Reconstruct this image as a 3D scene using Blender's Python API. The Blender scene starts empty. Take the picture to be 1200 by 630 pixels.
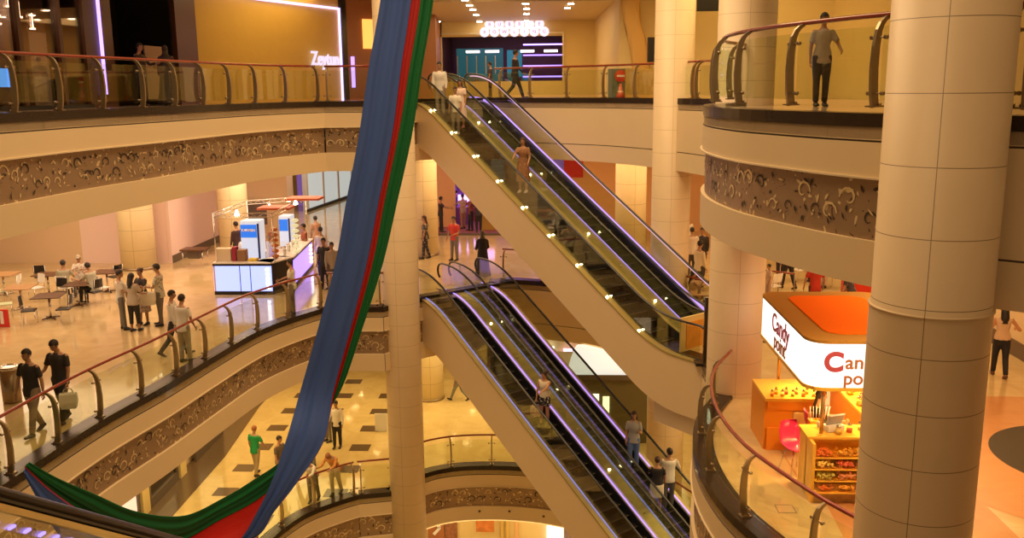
import bpy, bmesh, math, random
from mathutils import Vector, Matrix
from mathutils.geometry import interpolate_bezier
R_=random.Random(7)
D=bpy.data; SC=bpy.context.scene; COL=SC.collection
PI=math.pi
def rad(a): return math.radians(a)
# ------------------------------------------------------------ camera
FPX=1060.; CX=600.; CY=315.
EZ=20.2
PITCH=math.atan((315-103)/FPX); ROLL=rad(.55); YAW=math.atan(50/1060)
_F=Vector((-math.sin(YAW)*math.cos(PITCH),math.cos(YAW)*math.cos(PITCH),-math.sin(PITCH)))
_R0=Vector((math.cos(YAW),math.sin(YAW),0)); _U0=_R0.cross(_F)
_R=_R0*math.cos(ROLL)-_U0*math.sin(ROLL); _U=_R0*math.sin(ROLL)+_U0*math.cos(ROLL)
cam=D.cameras.new('camera'); cam.sensor_width=36; cam.lens=36*FPX/1200; cam.clip_start=.1; cam.clip_end=300
co=D.objects.new('camera',cam); COL.objects.link(co)
M=Matrix.Identity(4)
for i in range(3):
    M[i][0]=_R[i]; M[i][1]=_U[i]; M[i][2]=-_F[i]
M[2][3]=EZ
co.matrix_world=M; SC.camera=co
L0,L1,L2,L3=0.,6.6,13.2,19.78
def ray(X,Y):
    return _F+_R*((X-CX)/FPX)-_U*((Y-CY)/FPX)
def at(X,Y,z):
    r=ray(X,Y); t=(z-EZ)/r.z; return Vector((r.x*t,r.y*t,z+.004))
def aty(X,Y,y):
    r=ray(X,Y); t=y/r.y; return Vector((r.x*t,y,EZ+r.z*t))
# ------------------------------------------------------------ materials
def newmat(n):
    m=D.materials.new(n); m.use_nodes=True; return m,m.node_tree.nodes,m.node_tree.links,m.node_tree.nodes['Principled BSDF']
def pm(n,c,rough=.5,metal=0,var=0,scale=3,spec=.5,bump=0,alpha=None,coat=0):
    m,N,L,b=newmat(n)
    b.inputs['Base Color'].default_value=(*c,1); b.inputs['Roughness'].default_value=rough; b.inputs['Metallic'].default_value=metal
    b.inputs['Specular IOR Level'].default_value=spec; b.inputs['Coat Weight'].default_value=coat
    if var or bump:
        t=N.new('ShaderNodeTexCoord'); no=N.new('ShaderNodeTexNoise'); no.inputs['Scale'].default_value=scale; no.inputs['Detail'].default_value=4
        L.new(t.outputs['Object'],no.inputs['Vector'])
        if var:
            mx=N.new('ShaderNodeMix'); mx.data_type='RGBA'
            mx.inputs[6].default_value=(*[max(0,v*(1-var)) for v in c],1); mx.inputs[7].default_value=(*[min(1,v*(1+var)) for v in c],1)
            L.new(no.outputs['Fac'],mx.inputs[0]); L.new(mx.outputs[2],b.inputs['Base Color'])
        if bump:
            bp=N.new('ShaderNodeBump'); bp.inputs['Strength'].default_value=bump; bp.inputs['Distance'].default_value=.02
            L.new(no.outputs['Fac'],bp.inputs['Height']); L.new(bp.outputs[0],b.inputs['Normal'])
    return m
def em(n,c,s):
    m,N,L,b=newmat(n)
    b.inputs['Base Color'].default_value=(*[v*.25 for v in c],1); b.inputs['Emission Color'].default_value=(*c,1); b.inputs['Emission Strength'].default_value=s
    return m
def glassm(n,tint,refl=.10,rough=.02):
    m,N,L,b=newmat(n); N.remove(b)
    out=[x for x in N if x.type=='OUTPUT_MATERIAL'][0]
    t=N.new('ShaderNodeBsdfTransparent'); t.inputs[0].default_value=(*tint,1)
    g=N.new('ShaderNodeBsdfGlossy'); g.inputs['Roughness'].default_value=rough; g.inputs[0].default_value=(1,1,1,1)
    lw=N.new('ShaderNodeLayerWeight'); lw.inputs[0].default_value=.25
    mr=N.new('ShaderNodeMapRange'); mr.inputs[3].default_value=refl*.6; mr.inputs[4].default_value=refl*4
    mx=N.new('ShaderNodeMixShader'); L.new(lw.outputs['Fresnel'],mr.inputs[0]); L.new(mr.outputs[0],mx.inputs[0])
    L.new(t.outputs[0],mx.inputs[1]); L.new(g.outputs[0],mx.inputs[2]); L.new(mx.outputs[0],out.inputs[0])
    return m
def math_n(N,L,op,a,b=None,c=None):
    n=N.new('ShaderNodeMath'); n.operation=op
    for i,v in enumerate((a,b,c)):
        if v is None: continue
        if isinstance(v,(int,float)): n.inputs[i].default_value=v
        else: L.new(v,n.inputs[i])
    return n.outputs[0]
def joints(n,c,jc,ph,rough=.45,vang=None,world_u=None,w=.012,off=0):
    """stone cladding with thin joints every ph metres of height"""
    m,N,L,b=newmat(n); b.inputs['Roughness'].default_value=rough
    t=N.new('ShaderNodeTexCoord'); s=N.new('ShaderNodeSeparateXYZ'); L.new(t.outputs['Object'],s.inputs[0])
    z=math_n(N,L,'ADD',s.outputs[2],off); f=math_n(N,L,'MODULO',z,ph); h=math_n(N,L,'LESS_THAN',f,w)
    if vang is not None:
        a=math_n(N,L,'ARCTAN2',s.outputs[1],s.outputs[0]); a=math_n(N,L,'ADD',a,PI*2-vang); a=math_n(N,L,'MODULO',a,PI*2/3); v=math_n(N,L,'LESS_THAN',a,w*1.5)
        h=math_n(N,L,'MAXIMUM',h,v)
    if world_u:
        a=math_n(N,L,'ADD',s.outputs[0],s.outputs[1]); a=math_n(N,L,'ADD',a,500); a=math_n(N,L,'MODULO',a,world_u); v=math_n(N,L,'LESS_THAN',a,w); h=math_n(N,L,'MAXIMUM',h,v)
    no=N.new('ShaderNodeTexNoise'); no.inputs['Scale'].default_value=2.5; no.inputs['Detail'].default_value=5; L.new(t.outputs['Object'],no.inputs['Vector'])
    mx0=N.new('ShaderNodeMix'); mx0.data_type='RGBA'; mx0.inputs[6].default_value=(*[v*.93 for v in c],1); mx0.inputs[7].default_value=(*[min(1,v*1.05) for v in c],1); L.new(no.outputs['Fac'],mx0.inputs[0])
    mx=N.new('ShaderNodeMix'); mx.data_type='RGBA'; mx.inputs[7].default_value=(*jc,1); L.new(h,mx.inputs[0]); L.new(mx0.outputs[2],mx.inputs[6]); L.new(mx.outputs[2],b.inputs['Base Color'])
    return m
def floorm(n,c,c2,tile=.6,rough=.1,spec=.6):
    m,N,L,b=newmat(n); b.inputs['Roughness'].default_value=rough; b.inputs['Specular IOR Level'].default_value=spec; b.inputs['IOR'].default_value=1.55
    t=N.new('ShaderNodeTexCoord'); s=N.new('ShaderNodeSeparateXYZ'); L.new(t.outputs['Object'],s.inputs[0])
    no=N.new('ShaderNodeTexNoise'); no.inputs['Scale'].default_value=1.1; no.inputs['Detail'].default_value=8; no.inputs['Distortion'].default_value=1.2; L.new(t.outputs['Object'],no.inputs['Vector'])
    cr=N.new('ShaderNodeValToRGB'); cr.color_ramp.elements[0].position=.3; cr.color_ramp.elements[1].position=.7
    cr.color_ramp.elements[0].color=(*c2,1); cr.color_ramp.elements[1].color=(*c,1); L.new(no.outputs['Fac'],cr.inputs[0])
    hs=[]
    for k in (0,1):
        a=math_n(N,L,'ADD',s.outputs[k],600); a=math_n(N,L,'MODULO',a,tile); hs.append(math_n(N,L,'LESS_THAN',a,.006))
    h=math_n(N,L,'MAXIMUM',hs[0],hs[1]); h=math_n(N,L,'MULTIPLY',h,.35)
    mx=N.new('ShaderNodeMix'); mx.data_type='RGBA'; mx.inputs[7].default_value=(.25,.18,.1,1); L.new(h,mx.inputs[0]); L.new(cr.outputs[0],mx.inputs[6]); L.new(mx.outputs[2],b.inputs['Base Color'])
    return m
def bandm(n):
    m,N,L,b=newmat(n); b.inputs['Roughness'].default_value=.42; b.inputs['Metallic'].default_value=.35
    t=N.new('ShaderNodeTexCoord'); u=N.new('ShaderNodeUVMap')
    no=N.new('ShaderNodeTexNoise'); no.inputs['Scale'].default_value=3.5; no.inputs['Detail'].default_value=2; L.new(u.outputs[0],no.inputs['Vector'])
    va=N.new('ShaderNodeVectorMath'); va.operation='MULTIPLY_ADD'; va.inputs[1].default_value=(.45,.45,0); L.new(no.outputs['Color'],va.inputs[0]); L.new(u.outputs[0],va.inputs[2])
    vo=N.new('ShaderNodeTexVoronoi'); vo.inputs['Scale'].default_value=7.5; L.new(va.outputs[0],vo.inputs['Vector'])
    vo2=N.new('ShaderNodeTexVoronoi'); vo2.inputs['Scale'].default_value=11; L.new(va.outputs[0],vo2.inputs['Vector'])
    s=N.new('ShaderNodeSeparateXYZ'); L.new(vo.outputs['Color'],s.inputs[0])
    a=math_n(N,L,'LESS_THAN',vo.outputs['Distance'],.26); pick=math_n(N,L,'GREATER_THAN',s.outputs[0],.55); a=math_n(N,L,'MULTIPLY',a,pick)
    d=math_n(N,L,'LESS_THAN',vo2.outputs['Distance'],.2); s2=N.new('ShaderNodeSeparateXYZ'); L.new(vo2.outputs['Color'],s2.inputs[0]); pk=math_n(N,L,'GREATER_THAN',s2.outputs[1],.6); d=math_n(N,L,'MULTIPLY',d,pk)
    m1=N.new('ShaderNodeMix'); m1.data_type='RGBA'; m1.inputs[6].default_value=(.34,.23,.14,1); m1.inputs[7].default_value=(.10,.06,.04,1); L.new(d,m1.inputs[0])
    m2=N.new('ShaderNodeMix'); m2.data_type='RGBA'; m2.inputs[7].default_value=(.72,.57,.34,1); L.new(a,m2.inputs[0]); L.new(m1.outputs[2],m2.inputs[6]); L.new(m2.outputs[2],b.inputs['Base Color'])
    bp=N.new('ShaderNodeBump'); bp.inputs['Strength'].default_value=.5; bp.inputs['Distance'].default_value=.02; L.new(a,bp.inputs['Height']); L.new(bp.outputs[0],b.inputs['Normal'])
    return m
MT={}
def mats():
    g=MT
    g['cream']=pm('cream_plaster',(.70,.55,.35),.55,var=.04,scale=1.5)
    g['fascia']=pm('fascia_panel',(.74,.58,.36),.45,var=.03,scale=1)
    g['groove']=pm('shadow_gap',(.20,.14,.09),.6)
    g['lip']=pm('pale_bead',(.80,.68,.48),.35,metal=.3)
    g['column']=joints('column_cladding',(.71,.55,.35),(.44,.31,.18),.7,vang=rad(-97),w=.010)
    g['column_near']=joints('near_column_cladding',(.68,.51,.31),(.20,.13,.07),.76,vang=rad(-117),w=.009,off=.42)
    g['column_sheath']=joints('column_sheath_cladding',(.68,.51,.31),(.20,.13,.07),.64,vang=rad(-117),w=.009)
    g['column_lit']=joints('column_cladding_lit',(.82,.68,.40),(.4,.3,.15),.8,vang=rad(-80))  # lit copy of the column cladding: light put into a paler, yellower colour
    g['band']=bandm('perforated_bronze_band')
    g['gold']=pm('gilded_leaf',(.78,.62,.36),.35,metal=.35)
    g['darkleaf']=pm('cut_out_leaf',(.05,.03,.02),.7)
    g['floor3']=floorm('beige_marble',(.62,.48,.31),(.54,.40,.25))
    g['floor2']=floorm('warm_marble',(.66,.51,.27),(.56,.40,.19),rough=.10,spec=.9)
    g['floor1']=floorm('pale_marble',(.74,.58,.27),(.64,.47,.20),rough=.07,spec=.8)
    g['tan_tile_and_glow']=floorm('tan_tile_and_kiosk_glow',(.60,.30,.12),(.52,.25,.10),tile=.8,rough=.2)
    g['dark_tile']=pm('brown_granite_tile',(.13,.085,.05),.15,var=.15,scale=20)
    g['black_tile']=pm('charcoal_granite',(.032,.026,.02),.35,var=.2,scale=25,spec=.3)
    g['granite']=pm('dark_granite_curb',(.030,.019,.013),.22,var=.3,scale=40,spec=.3)
    g['wood']=pm('red_brown_handrail',(.24,.03,.012),.25,coat=.5,var=.1,scale=8)
    g['steel']=pm('brushed_bronze_steel',(.40,.31,.20),.3,metal=.85,var=.06,scale=15)
    g['chrome']=pm('polished_steel',(.75,.72,.66),.12,metal=1)
    g['glass']=glassm('railing_glass',(.93,.96,.88),.035)
    g['glass_esc']=glassm('escalator_glass',(.90,.93,.86),.07)
    g['glass_clear']=glassm('clear_glass',(.95,.96,.95),.08)
    g['rubber']=pm('black_rubber_handrail',(.012,.012,.014),.22,spec=.6)
    g['step']=pm('ribbed_step_metal',(.012,.012,.014),.6,metal=0,spec=.15,bump=.2,scale=60)
    g['riser']=pm('black_step_riser',(.008,.008,.01),.5,metal=.1)
    g['nosing']=pm('worn_step_nosing',(.11,.08,.05),.5,metal=.3)
    g['deckm']=pm('brass_tinted_steel_deck',(.46,.37,.14),.42,metal=.55,var=.12,scale=2)
    g['skirt']=pm('dark_skirt_panel',(.03,.03,.035),.3,metal=.5)
    g['purple']=em('violet_led',(.36,.22,1),2.5)
    g['pinkled']=em('pink_led',(.95,.55,.85),1.4)
    g['blueled']=em('blue_led',(.2,.24,1),1.6)
    g['yellow_wall']=pm('mustard_wall',(.66,.44,.10),.6,var=.06,scale=2)
    g['cream_yellow']=pm('yellow_plaster',(.78,.60,.26),.6,var=.05,scale=1.2)
    g['brown']=pm('dark_brown_timber',(.10,.04,.018),.35,var=.15,scale=3)
    g['reddish']=pm('terracotta_cladding',(.30,.12,.05),.45)
    g['black']=pm('black_lacquer',(.012,.01,.01),.35)
    g['pink_lit_wall']=pm('pink_wall_lilac_light',(.88,.66,.60),.5)  # pink wall; also puts the lilac light on the recess wall into colour
    g['beigewall']=pm('peach_beige_wall',(.74,.54,.34),.5)
    g['orangewall']=pm('orange_plaster',(.80,.45,.20),.55)
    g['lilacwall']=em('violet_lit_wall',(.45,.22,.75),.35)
    g['base']=pm('brown_skirting',(.12,.085,.06),.4)
    g['white']=pm('white_laminate',(.85,.82,.76),.35)
    g['lampglow']=em('lamp_glow',(1,.86,.6),35)
mats()
# ------------------------------------------------------------ mesh helpers
class MB:
    def __init__(s): s.b=bmesh.new()
    def face(s,ps,mi=0):
        try:
            f=s.b.faces.new([s.b.verts.new(p) for p in ps]); f.material_index=mi; return f
        except ValueError: return None
    def box(s,x0,x1,y0,y1,z0,z1,mat=None,mi=0,bev=0):
        vs=[Vector((x,y,z)) for z in (z0,z1) for x,y in ((x0,y0),(x1,y0),(x1,y1),(x0,y1))]
        if mat: vs=[mat@v for v in vs]
        v=[s.b.verts.new(p) for p in vs]; fs=[]
        for q in ((3,2,1,0),(4,5,6,7),(0,1,5,4),(1,2,6,5),(2,3,7,6),(3,0,4,7)):
            f=s.b.faces.new([v[i] for i in q]); f.material_index=mi; fs.append(f)
        if bev:
            es=list({e for f in fs for e in f.edges})
            bmesh.ops.bevel(s.b,geom=es,offset=bev,segments=2,affect='EDGES',profile=.5)
        return s
    def loft(s,rings,cap=True,mi=0,closed=False,smooth=True):
        vr=[[s.b.verts.new(p) for p in r] for r in rings]; n=len(vr[0])
        rng=range(len(vr)) if closed else range(len(vr)-1)
        for i in rng:
            a=vr[i]; b=vr[(i+1)%len(vr)]
            for j in range(n):
                f=s.b.faces.new((a[j],a[(j+1)%n],b[(j+1)%n],b[j])); f.material_index=mi; f.smooth=smooth
        if cap and not closed:
            f=s.b.faces.new(vr[0][::-1]); f.material_index=mi
            f=s.b.faces.new(vr[-1]); f.material_index=mi
        return s
    def tube(s,pts,r,n=8,mi=0,cap=True,flat=None):
        pts=[Vector(p) for p in pts]; rings=[]; 
        rr=r if isinstance(r,(list,tuple)) else [r]*len(pts)
        up=Vector((0,0,1)); prev=None
        for i,p in enumerate(pts):
            t=(pts[min(i+1,len(pts)-1)]-pts[max(i-1,0)])
            if t.length<1e-6: t=Vector((0,0,1))
            t.normalize()
            if prev is None:
                a=up if abs(t.z)<.9 else Vector((1,0,0)); u=t.cross(a).normalized()
            else:
                u=(prev-t*prev.dot(t)); u=u.normalized() if u.length>1e-5 else t.orthogonal().normalized()
            prev=u; v=u.cross(t).normalized(); fl=flat or 1
            rings.append([p+u*(rr[i]*math.cos(2*PI*k/n))+v*(rr[i]*fl*math.sin(2*PI*k/n)) for k in range(n)])
        return s.loft(rings,cap,mi)
    def ell(s,c,rx,ry,rz,mat=None,nu=10,nv=7,mi=0):
        c=Vector(c); rings=[]
        for i in range(nv):
            a=-PI/2+PI*(i+.5)/nv if False else -PI/2*.96+PI*.96*i/(nv-1)
            rings.append([Vector((rx*math.cos(a)*math.cos(2*PI*k/nu),ry*math.cos(a)*math.sin(2*PI*k/nu),rz*math.sin(a))) for k in range(nu)])
        if mat: rings=[[mat@p for p in r] for r in rings]
        rings=[[p+c for p in r] for r in rings]
        return s.loft(rings,True,mi)
    def lathe(s,prof,c=(0,0,0),n=20,mi=0,mat=None):
        c=Vector(c); rings=[[Vector((r*math.cos(2*PI*k/n),r*math.sin(2*PI*k/n),z)) for k in range(n)] for r,z in prof]
        if mat: rings=[[mat@p for p in r] for r in rings]
        rings=[[p+c for p in r] for r in rings]
        return s.loft(rings,True,mi)
    def build(s,name,mat,parent=None,loc=None,norm=True):
        if norm: bmesh.ops.recalc_face_normals(s.b,faces=s.b.faces)
        me=D.meshes.new(name); s.b.to_mesh(me); s.b.free()
        for m in (mat if isinstance(mat,(list,tuple)) else [mat]): me.materials.append(MT[m] if isinstance(m,str) else m)
        o=D.objects.new(name,me); COL.objects.link(o)
        if parent: o.parent=parent
        if loc: o.location=loc
        return o
def tag(o,label=None,cat=None,group=None,kind=None):
    if label: o['label']=label
    if cat: o['category']=cat
    if group: o['group']=group
    if kind: o['kind']=kind
    return o
def thing(name,loc,label,cat,group=None,rz=0):
    o=D.objects.new(name,None); COL.objects.link(o); o.location=loc; o.rotation_euler=(0,0,rz); o.empty_display_size=.2
    return tag(o,label,cat,group)
def kids(o): return [c for c in D.objects if c.parent==o]
def dup(o,loc,rz=None,label=None,group=None):
    ch=list(o.children)
    r=o.copy(); COL.objects.link(r); r.location=loc
    if rz is not None: r.rotation_euler=(0,0,rz)
    if label: r['label']=label
    if group: r['group']=group
    for c in ch:
        k=c.copy(); COL.objects.link(k); k.parent=r
        for g in c.children:
            h=g.copy(); COL.objects.link(h); h.parent=k
    return r
NT=[0]
def trim(b,mat,parent=None,norm=True):
    NT[0]+=1; o=b.build('trim_%d'%NT[0],mat,parent,norm=norm)
    if not parent: o['kind']='structure'
    return o
def struct(name,b,mat,parent=None):
    o=b.build(name,mat,parent)
    if not parent: o['kind']='structure'
    return o
def text(name,s,size,mat,parent=None,matrix=None,ext=.01,align='CENTER',shear=0,bold=0):
    cu=D.curves.new(name,'FONT'); cu.body=s; cu.size=size; cu.extrude=ext; cu.align_x=align; cu.align_y='CENTER'; cu.shear=shear; cu.offset=bold
    t=D.objects.new('tmp_text',cu); COL.objects.link(t); bpy.context.view_layer.update()
    dg=bpy.context.evaluated_depsgraph_get(); me=D.meshes.new_from_object(t.evaluated_get(dg)); D.objects.remove(t)
    me.name=name; me.materials.clear(); me.materials.append(MT[mat] if isinstance(mat,str) else mat)
    o=D.objects.new(name,me); COL.objects.link(o)
    if parent: o.parent=parent
    if matrix is not None: o.matrix_local=matrix
    return o
def catmull(P,step=.35):
    P=[Vector(p) for p in P]; out=[]
    Q=[P[0]*2-P[1]]+P+[P[-1]*2-P[-2]]
    for i in range(1,len(Q)-2):
        a,b,c,d=Q[i-1],Q[i],Q[i+1],Q[i+2]; n=max(1,int((c-b).length/step))
        for k in range(n):
            t=k/n; out.append(.5*((2*b)+(c-a)*t+(2*a-5*b+4*c-d)*t*t+(3*b-a-3*c+d)*t**3))
    out.append(P[-1]); return out
def offset2(P,d):
    """offset an open polyline to its left by d"""
    out=[]
    for i,p in enumerate(P):
        ns=[]
        for a,b in ((i-1,i),(i,i+1)):
            if a>=0 and b<len(P):
                t=(P[b]-P[a]); t=Vector((t.x,t.y)).normalized(); ns.append(Vector((-t.y,t.x)))
        if len(ns)==2:
            m=(ns[0]+ns[1]); m=m.normalized() if m.length>1e-6 else ns[0]; k=1/max(.5,m.dot(ns[0]))
        else: m=ns[0]; k=1
        out.append(Vector((p.x+m.x*d*k,p.y+m.y*d*k)))
    return out
def sweep(P,prof,z0,mb=None,uv=False,close=True,smooth=True):
    """profile points (d = offset to the left, z) swept along a plan polyline"""
    mb=mb or MB(); rings=[]
    offs={}
    for d,z in prof:
        if d not in offs: offs[d]=offset2(P,d)
    for i in range(len(P)): rings.append([Vector((offs[d][i].x,offs[d][i].y,z0+z)) for d,z in prof])
    if close: mb.loft(rings,True,smooth=False)
    else:
        ul=mb.b.loops.layers.uv.verify() if uv else None
        s=0; VV=[[(mb.b.verts.new(r[j]),mb.b.verts.new(r[j+1])) for r in rings] for j in range(len(prof)-1)]
        for i in range(len(rings)-1):
            ds=(P[i+1]-P[i]).length
            for j in range(len(prof)-1):
                f=mb.b.faces.new((VV[j][i][0],VV[j][i+1][0],VV[j][i+1][1],VV[j][i][1])); f.smooth=smooth
                if uv:
                    for lp,(uu,vv) in zip(f.loops,((s,prof[j][1]),(s+ds,prof[j][1]),(s+ds,prof[j+1][1]),(s,prof[j+1][1]))): lp[ul].uv=(uu,vv)
            s+=ds
    return mb
# ------------------------------------------------------------ plan of the atrium void (clockwise, gallery on the left)
NOSE=[(4.75,22.0),(4.1,20.6),(3.75,20.0),(3.1,18.6),(2.78,17.1),(2.72,15.7),(2.88,14.3),(3.22,13.2),(3.66,12.1),(4.2,11.2),(5.0,10.3),(6.2,9.4),(8.0,8.8)]
LEFT=[(-9.6,-10),(-9.9,0),(-10.05,8),(-10.0,13),(-9.93,15.2),(-9.75,18),(-9.35,20.4),(-9.05,22.9),(-8.7,25.3),(-8.1,27.0),(-7.4,28.3)]
V2=lambda L:[Vector(p) for p in L]
def shift(L,dx,dy=0): return [(x+dx,y+dy) for x,y in L]
# each segment: (points, railing?, fascia?)
SEG={
 L3:[(catmull(shift(LEFT,.25)),1,1),(V2([(-7.15,28.3),(-5.55,28.35)]),1,1),(V2([(-5.55,28.35),(-4.85,32.5)]),0,1),(V2([(-4.85,32.5),(-2.45,34.6)]),0,2),
     (catmull([(-2.45,34.6),(-1.0,33.2),(1.49,31.4),(3.05,29.2),(4.0,27.2)]),1,2),(catmull([(4.0,27.2),(4.7,25.0),(4.9,23.0),(4.4,21.2)]),1,2),
     (catmull([(4.4,21.2)]+NOSE[2:-2]),1,1),(V2([(5.0,10.3),(6.2,9.4),(8.0,8.8)]),1,2)],
 L2:[(catmull(LEFT),1,1),(V2([(-7.4,28.3),(-5.55,28.35)]),1,1),(V2([(-5.55,28.35),(-4.45,29.85)]),0,1),(V2([(-4.45,29.85),(-2.0,32.0)]),0,1),
     (V2([(-2.0,32.0),(-2.0,32.8)]),0,1),(V2([(-2.0,32.8),(-0.4,32.3)]),1,2),(catmull([(-.4,32.3),(1.5,31.3),(3.05,29.2),(4.3,27.4),(5.2,26.05)]),1,2),(V2([(5.2,26.05),(2.8,24.0),(3.82,22.75)]),0,2),
     (V2([(3.82,22.75),(3.80,20.2)]),0,2),(catmull([(3.80,20.2)]+NOSE[3:]),1,1)],
 L1:[(catmull(LEFT[:-1]+[(-7.2,28.0),(-6.65,28.45)]),1,1),(V2([(-6.65,28.45),(-5.45,28.75)]),1,1),(V2([(-5.45,28.75),(-4.95,29.9)]),0,1),
     (catmull([(-4.95,29.9),(-4.3,30.5),(-3.25,30.9),(-1.6,30.95),(0,30.6),(1.5,29.8),(3.0,28.2),(4.2,26.2),(5.75,23.1)]),1,1),
     (V2([(5.75,23.1),(3.35,21.0)]),0,1),(catmull([(3.35,21.0),(3.1,18.6)]+NOSE[4:]),1,1)],
}
def void(lv):
    P=[]
    for seg in SEG[lv]:
        for p in seg[0]:
            if not P or (P[-1]-Vector(p[:2])).length>1e-3: P.append(Vector(p[:2]))
    P+= [Vector((8.0,-10))]
    return P
OUT=[(-34,-14),(20,-14),(20,64),(-34,64)]
def plate(lv,z,name,mat,flip=False):
    b=bmesh.new(); edges=[]
    for loop in (V2(OUT),void(lv)):
        vs=[b.verts.new((p.x,p.y,z)) for p in loop]
        for i in range(len(vs)): edges.append(b.edges.new((vs[i],vs[(i+1)%len(vs)])))
    bmesh.ops.triangle_fill(b,edges=edges,use_beauty=True,use_dissolve=False,normal=Vector((0,0,-1 if flip else 1)))
    if not flip:
        g=bmesh.ops.extrude_face_region(b,geom=b.faces[:])
        bmesh.ops.translate(b,vec=(0,0,-.25),verts=[v for v in g['geom'] if isinstance(v,bmesh.types.BMVert)])
        bmesh.ops.recalc_face_normals(b,faces=b.faces)
    me=D.meshes.new(name); b.to_mesh(me); b.free(); me.materials.append(MT[mat])
    o=D.objects.new(name,me); COL.objects.link(o); o['kind']='structure'; return o
plate(L3,L3,'floor','floor3'); plate(L3,L3-2.0,'ceiling','cream',True)
plate(L2,L2,'floor','floor2'); plate(L2,L2-2.0,'ceiling','cream',True)
plate(L1,L1,'floor','floor1'); plate(L1,L1-2.0,'ceiling','cream',True)
b=MB(); b.face([(-34,-14,0),(20,-14,0),(20,64,0),(-34,64,0)]); struct('floor',b,'floor1')
# upper ceiling over the top galleries
plate(L3,L3+4.3,'ceiling','cream',True)
def curl(mb,o,t,n_,up,size,hand,mi):
    """a raised scroll with a leaf at its end, on the face through o spanned by t (along) and up"""
    pts=[];N=11
    for k in range(N):
        a=k/(N-1)*PI*1.7; r=size*(1-.75*k/(N-1))
        pts.append((hand*r*math.cos(a),r*math.sin(a)))
    lo=[];hi=[]
    for k,(x,y) in enumerate(pts):
        a=pts[min(k+1,N-1)]; c=pts[max(k-1,0)]; dx,dy=a[0]-c[0],a[1]-c[1]; l=math.hypot(dx,dy) or 1
        w=size*.10*(1.3-abs(k/(N-1)-.35)*1.6); w=max(w,.006)
        lo.append((x-dy/l*w,y+dx/l*w)); hi.append((x+dy/l*w,y-dx/l*w))
    W=lambda q:o+t*q[0]+up*q[1]+n_*.012
    for k in range(N-1): mb.face([W(lo[k]),W(hi[k]),W(hi[k+1]),W(lo[k+1])],mi)
def leaf(mb,o,t,n_,up,ang,ln,wd,mi,h=.014):
    c,s=math.cos(ang),math.sin(ang); Q=[]
    for x,y in ((-.5,0),(-.1,.5),(.25,.42),(.5,0),(.2,-.3),(-.15,-.38)):
        x*=ln;y*=wd; Q.append(o+t*(x*c-y*s)+up*(x*s+y*c)+n_*h)
    mb.face(Q,mi)
def ornaments(P,z0,z1,seed,dens,parent,z):
    rr=random.Random(seed); mb=MB(); acc=0; nxt=.1; i=0; H=z1-z0
    L=[0]
    for a,c in zip(P,P[1:]): L.append(L[-1]+(c-a).length)
    s=.12
    while s<L[-1]-.12:
        while L[i+1]<s: i+=1
        a,c=P[i],P[i+1]; k=(s-L[i])/(L[i+1]-L[i]); p=a.lerp(c,k); t2=(c-a).normalized()
        t=Vector((t2.x,t2.y,0)); n_=Vector((t2.y,-t2.x,0)); up=Vector((0,0,1))
        base=Vector((p.x,p.y,z))+n_*.0
        zz=z0+H*(.3 if rr.random()<.5 else .68)+rr.uniform(-.04,.04)
        curl(mb,base+up*zz,t,n_,up,rr.uniform(.10,.17),rr.choice((-1,1)),0 if rr.random()<.55 else 1)
        for q in range(5):
            leaf(mb,base+up*rr.uniform(z0+.07,z1-.07)+t*rr.uniform(-.2,.2),t,n_,up,rr.uniform(0,PI),rr.uniform(.06,.15),rr.uniform(.03,.06),0 if rr.random()<.55 else 1,h=.010+.001*q)
        s+=rr.uniform(.26,.36)*dens
    return mb.build('band_ornament',['gold','darkleaf'],parent,norm=False)
def plain_fascia(P,lv):
    trim(sweep(P,[(.38,0),(.38,.07),(-.02,.07),(-.02,-.10),(.0,-.10),(.0,0)],lv),'granite')
    trim(sweep(P,[(.03,-.10),(0.0,-.10),(0.0,-.26)],lv,close=False),'fascia',norm=False)
    trim(sweep(P,[(.0,-.26),(.03,-.26),(.03,-.285),(-.02,-.285)],lv,close=False),'groove',norm=False)
    trim(sweep(P,[(-.02,-.285),(-.02,-1.52)],lv,close=False),'fascia',norm=False)
    trim(sweep(P,[(-.02,-1.52),(.01,-1.52),(.01,-1.545),(-.02,-1.545)],lv,close=False),'groove',norm=False)
    trim(sweep(P,[(-.02,-1.545),(-.02,-2.1),(.22,-2.1),(.22,-2.0)],lv,close=False),'fascia',norm=False)
def fascia(P,lv,seed,orn=1):
    # all profile points go towards the void, i.e. to the right (negative offset)
    trim(sweep(P,[(.38,0),(.38,.07),(-.02,.07),(-.02,-.10),(.0,-.10),(.0,0)],lv,norm_none()),'granite')
    trim(sweep(P,[(.03,-.10),(0.0,-.10),(0.0,-.26)],lv,close=False),'fascia',norm=False)
    trim(sweep(P,[(.0,-.26),(.03,-.26),(.03,-.285),(-.02,-.285)],lv,close=False),'groove',norm=False)
    trim(sweep(P,[(-.02,-.285),(-.02,-.72)],lv,close=False),'fascia',norm=False)
    trim(sweep(P,[(-.02,-.72),(-.05,-.72),(-.05,-.745),(.05,-.745)],lv,close=False),'lip',norm=False)
    o=trim(sweep(P,[(.05,-.745),(.05,-1.52)],lv,close=False,uv=True),'band',norm=False)
    if orn: ornaments(offset2(P,.05),-1.50,-.77,seed,orn,o,lv)
    trim(sweep(P,[(.05,-1.52),(-.02,-1.52),(-.02,-2.1),(.22,-2.1),(.22,-2.0)],lv,close=False),'fascia',norm=False)
def norm_none(): return None
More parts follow.
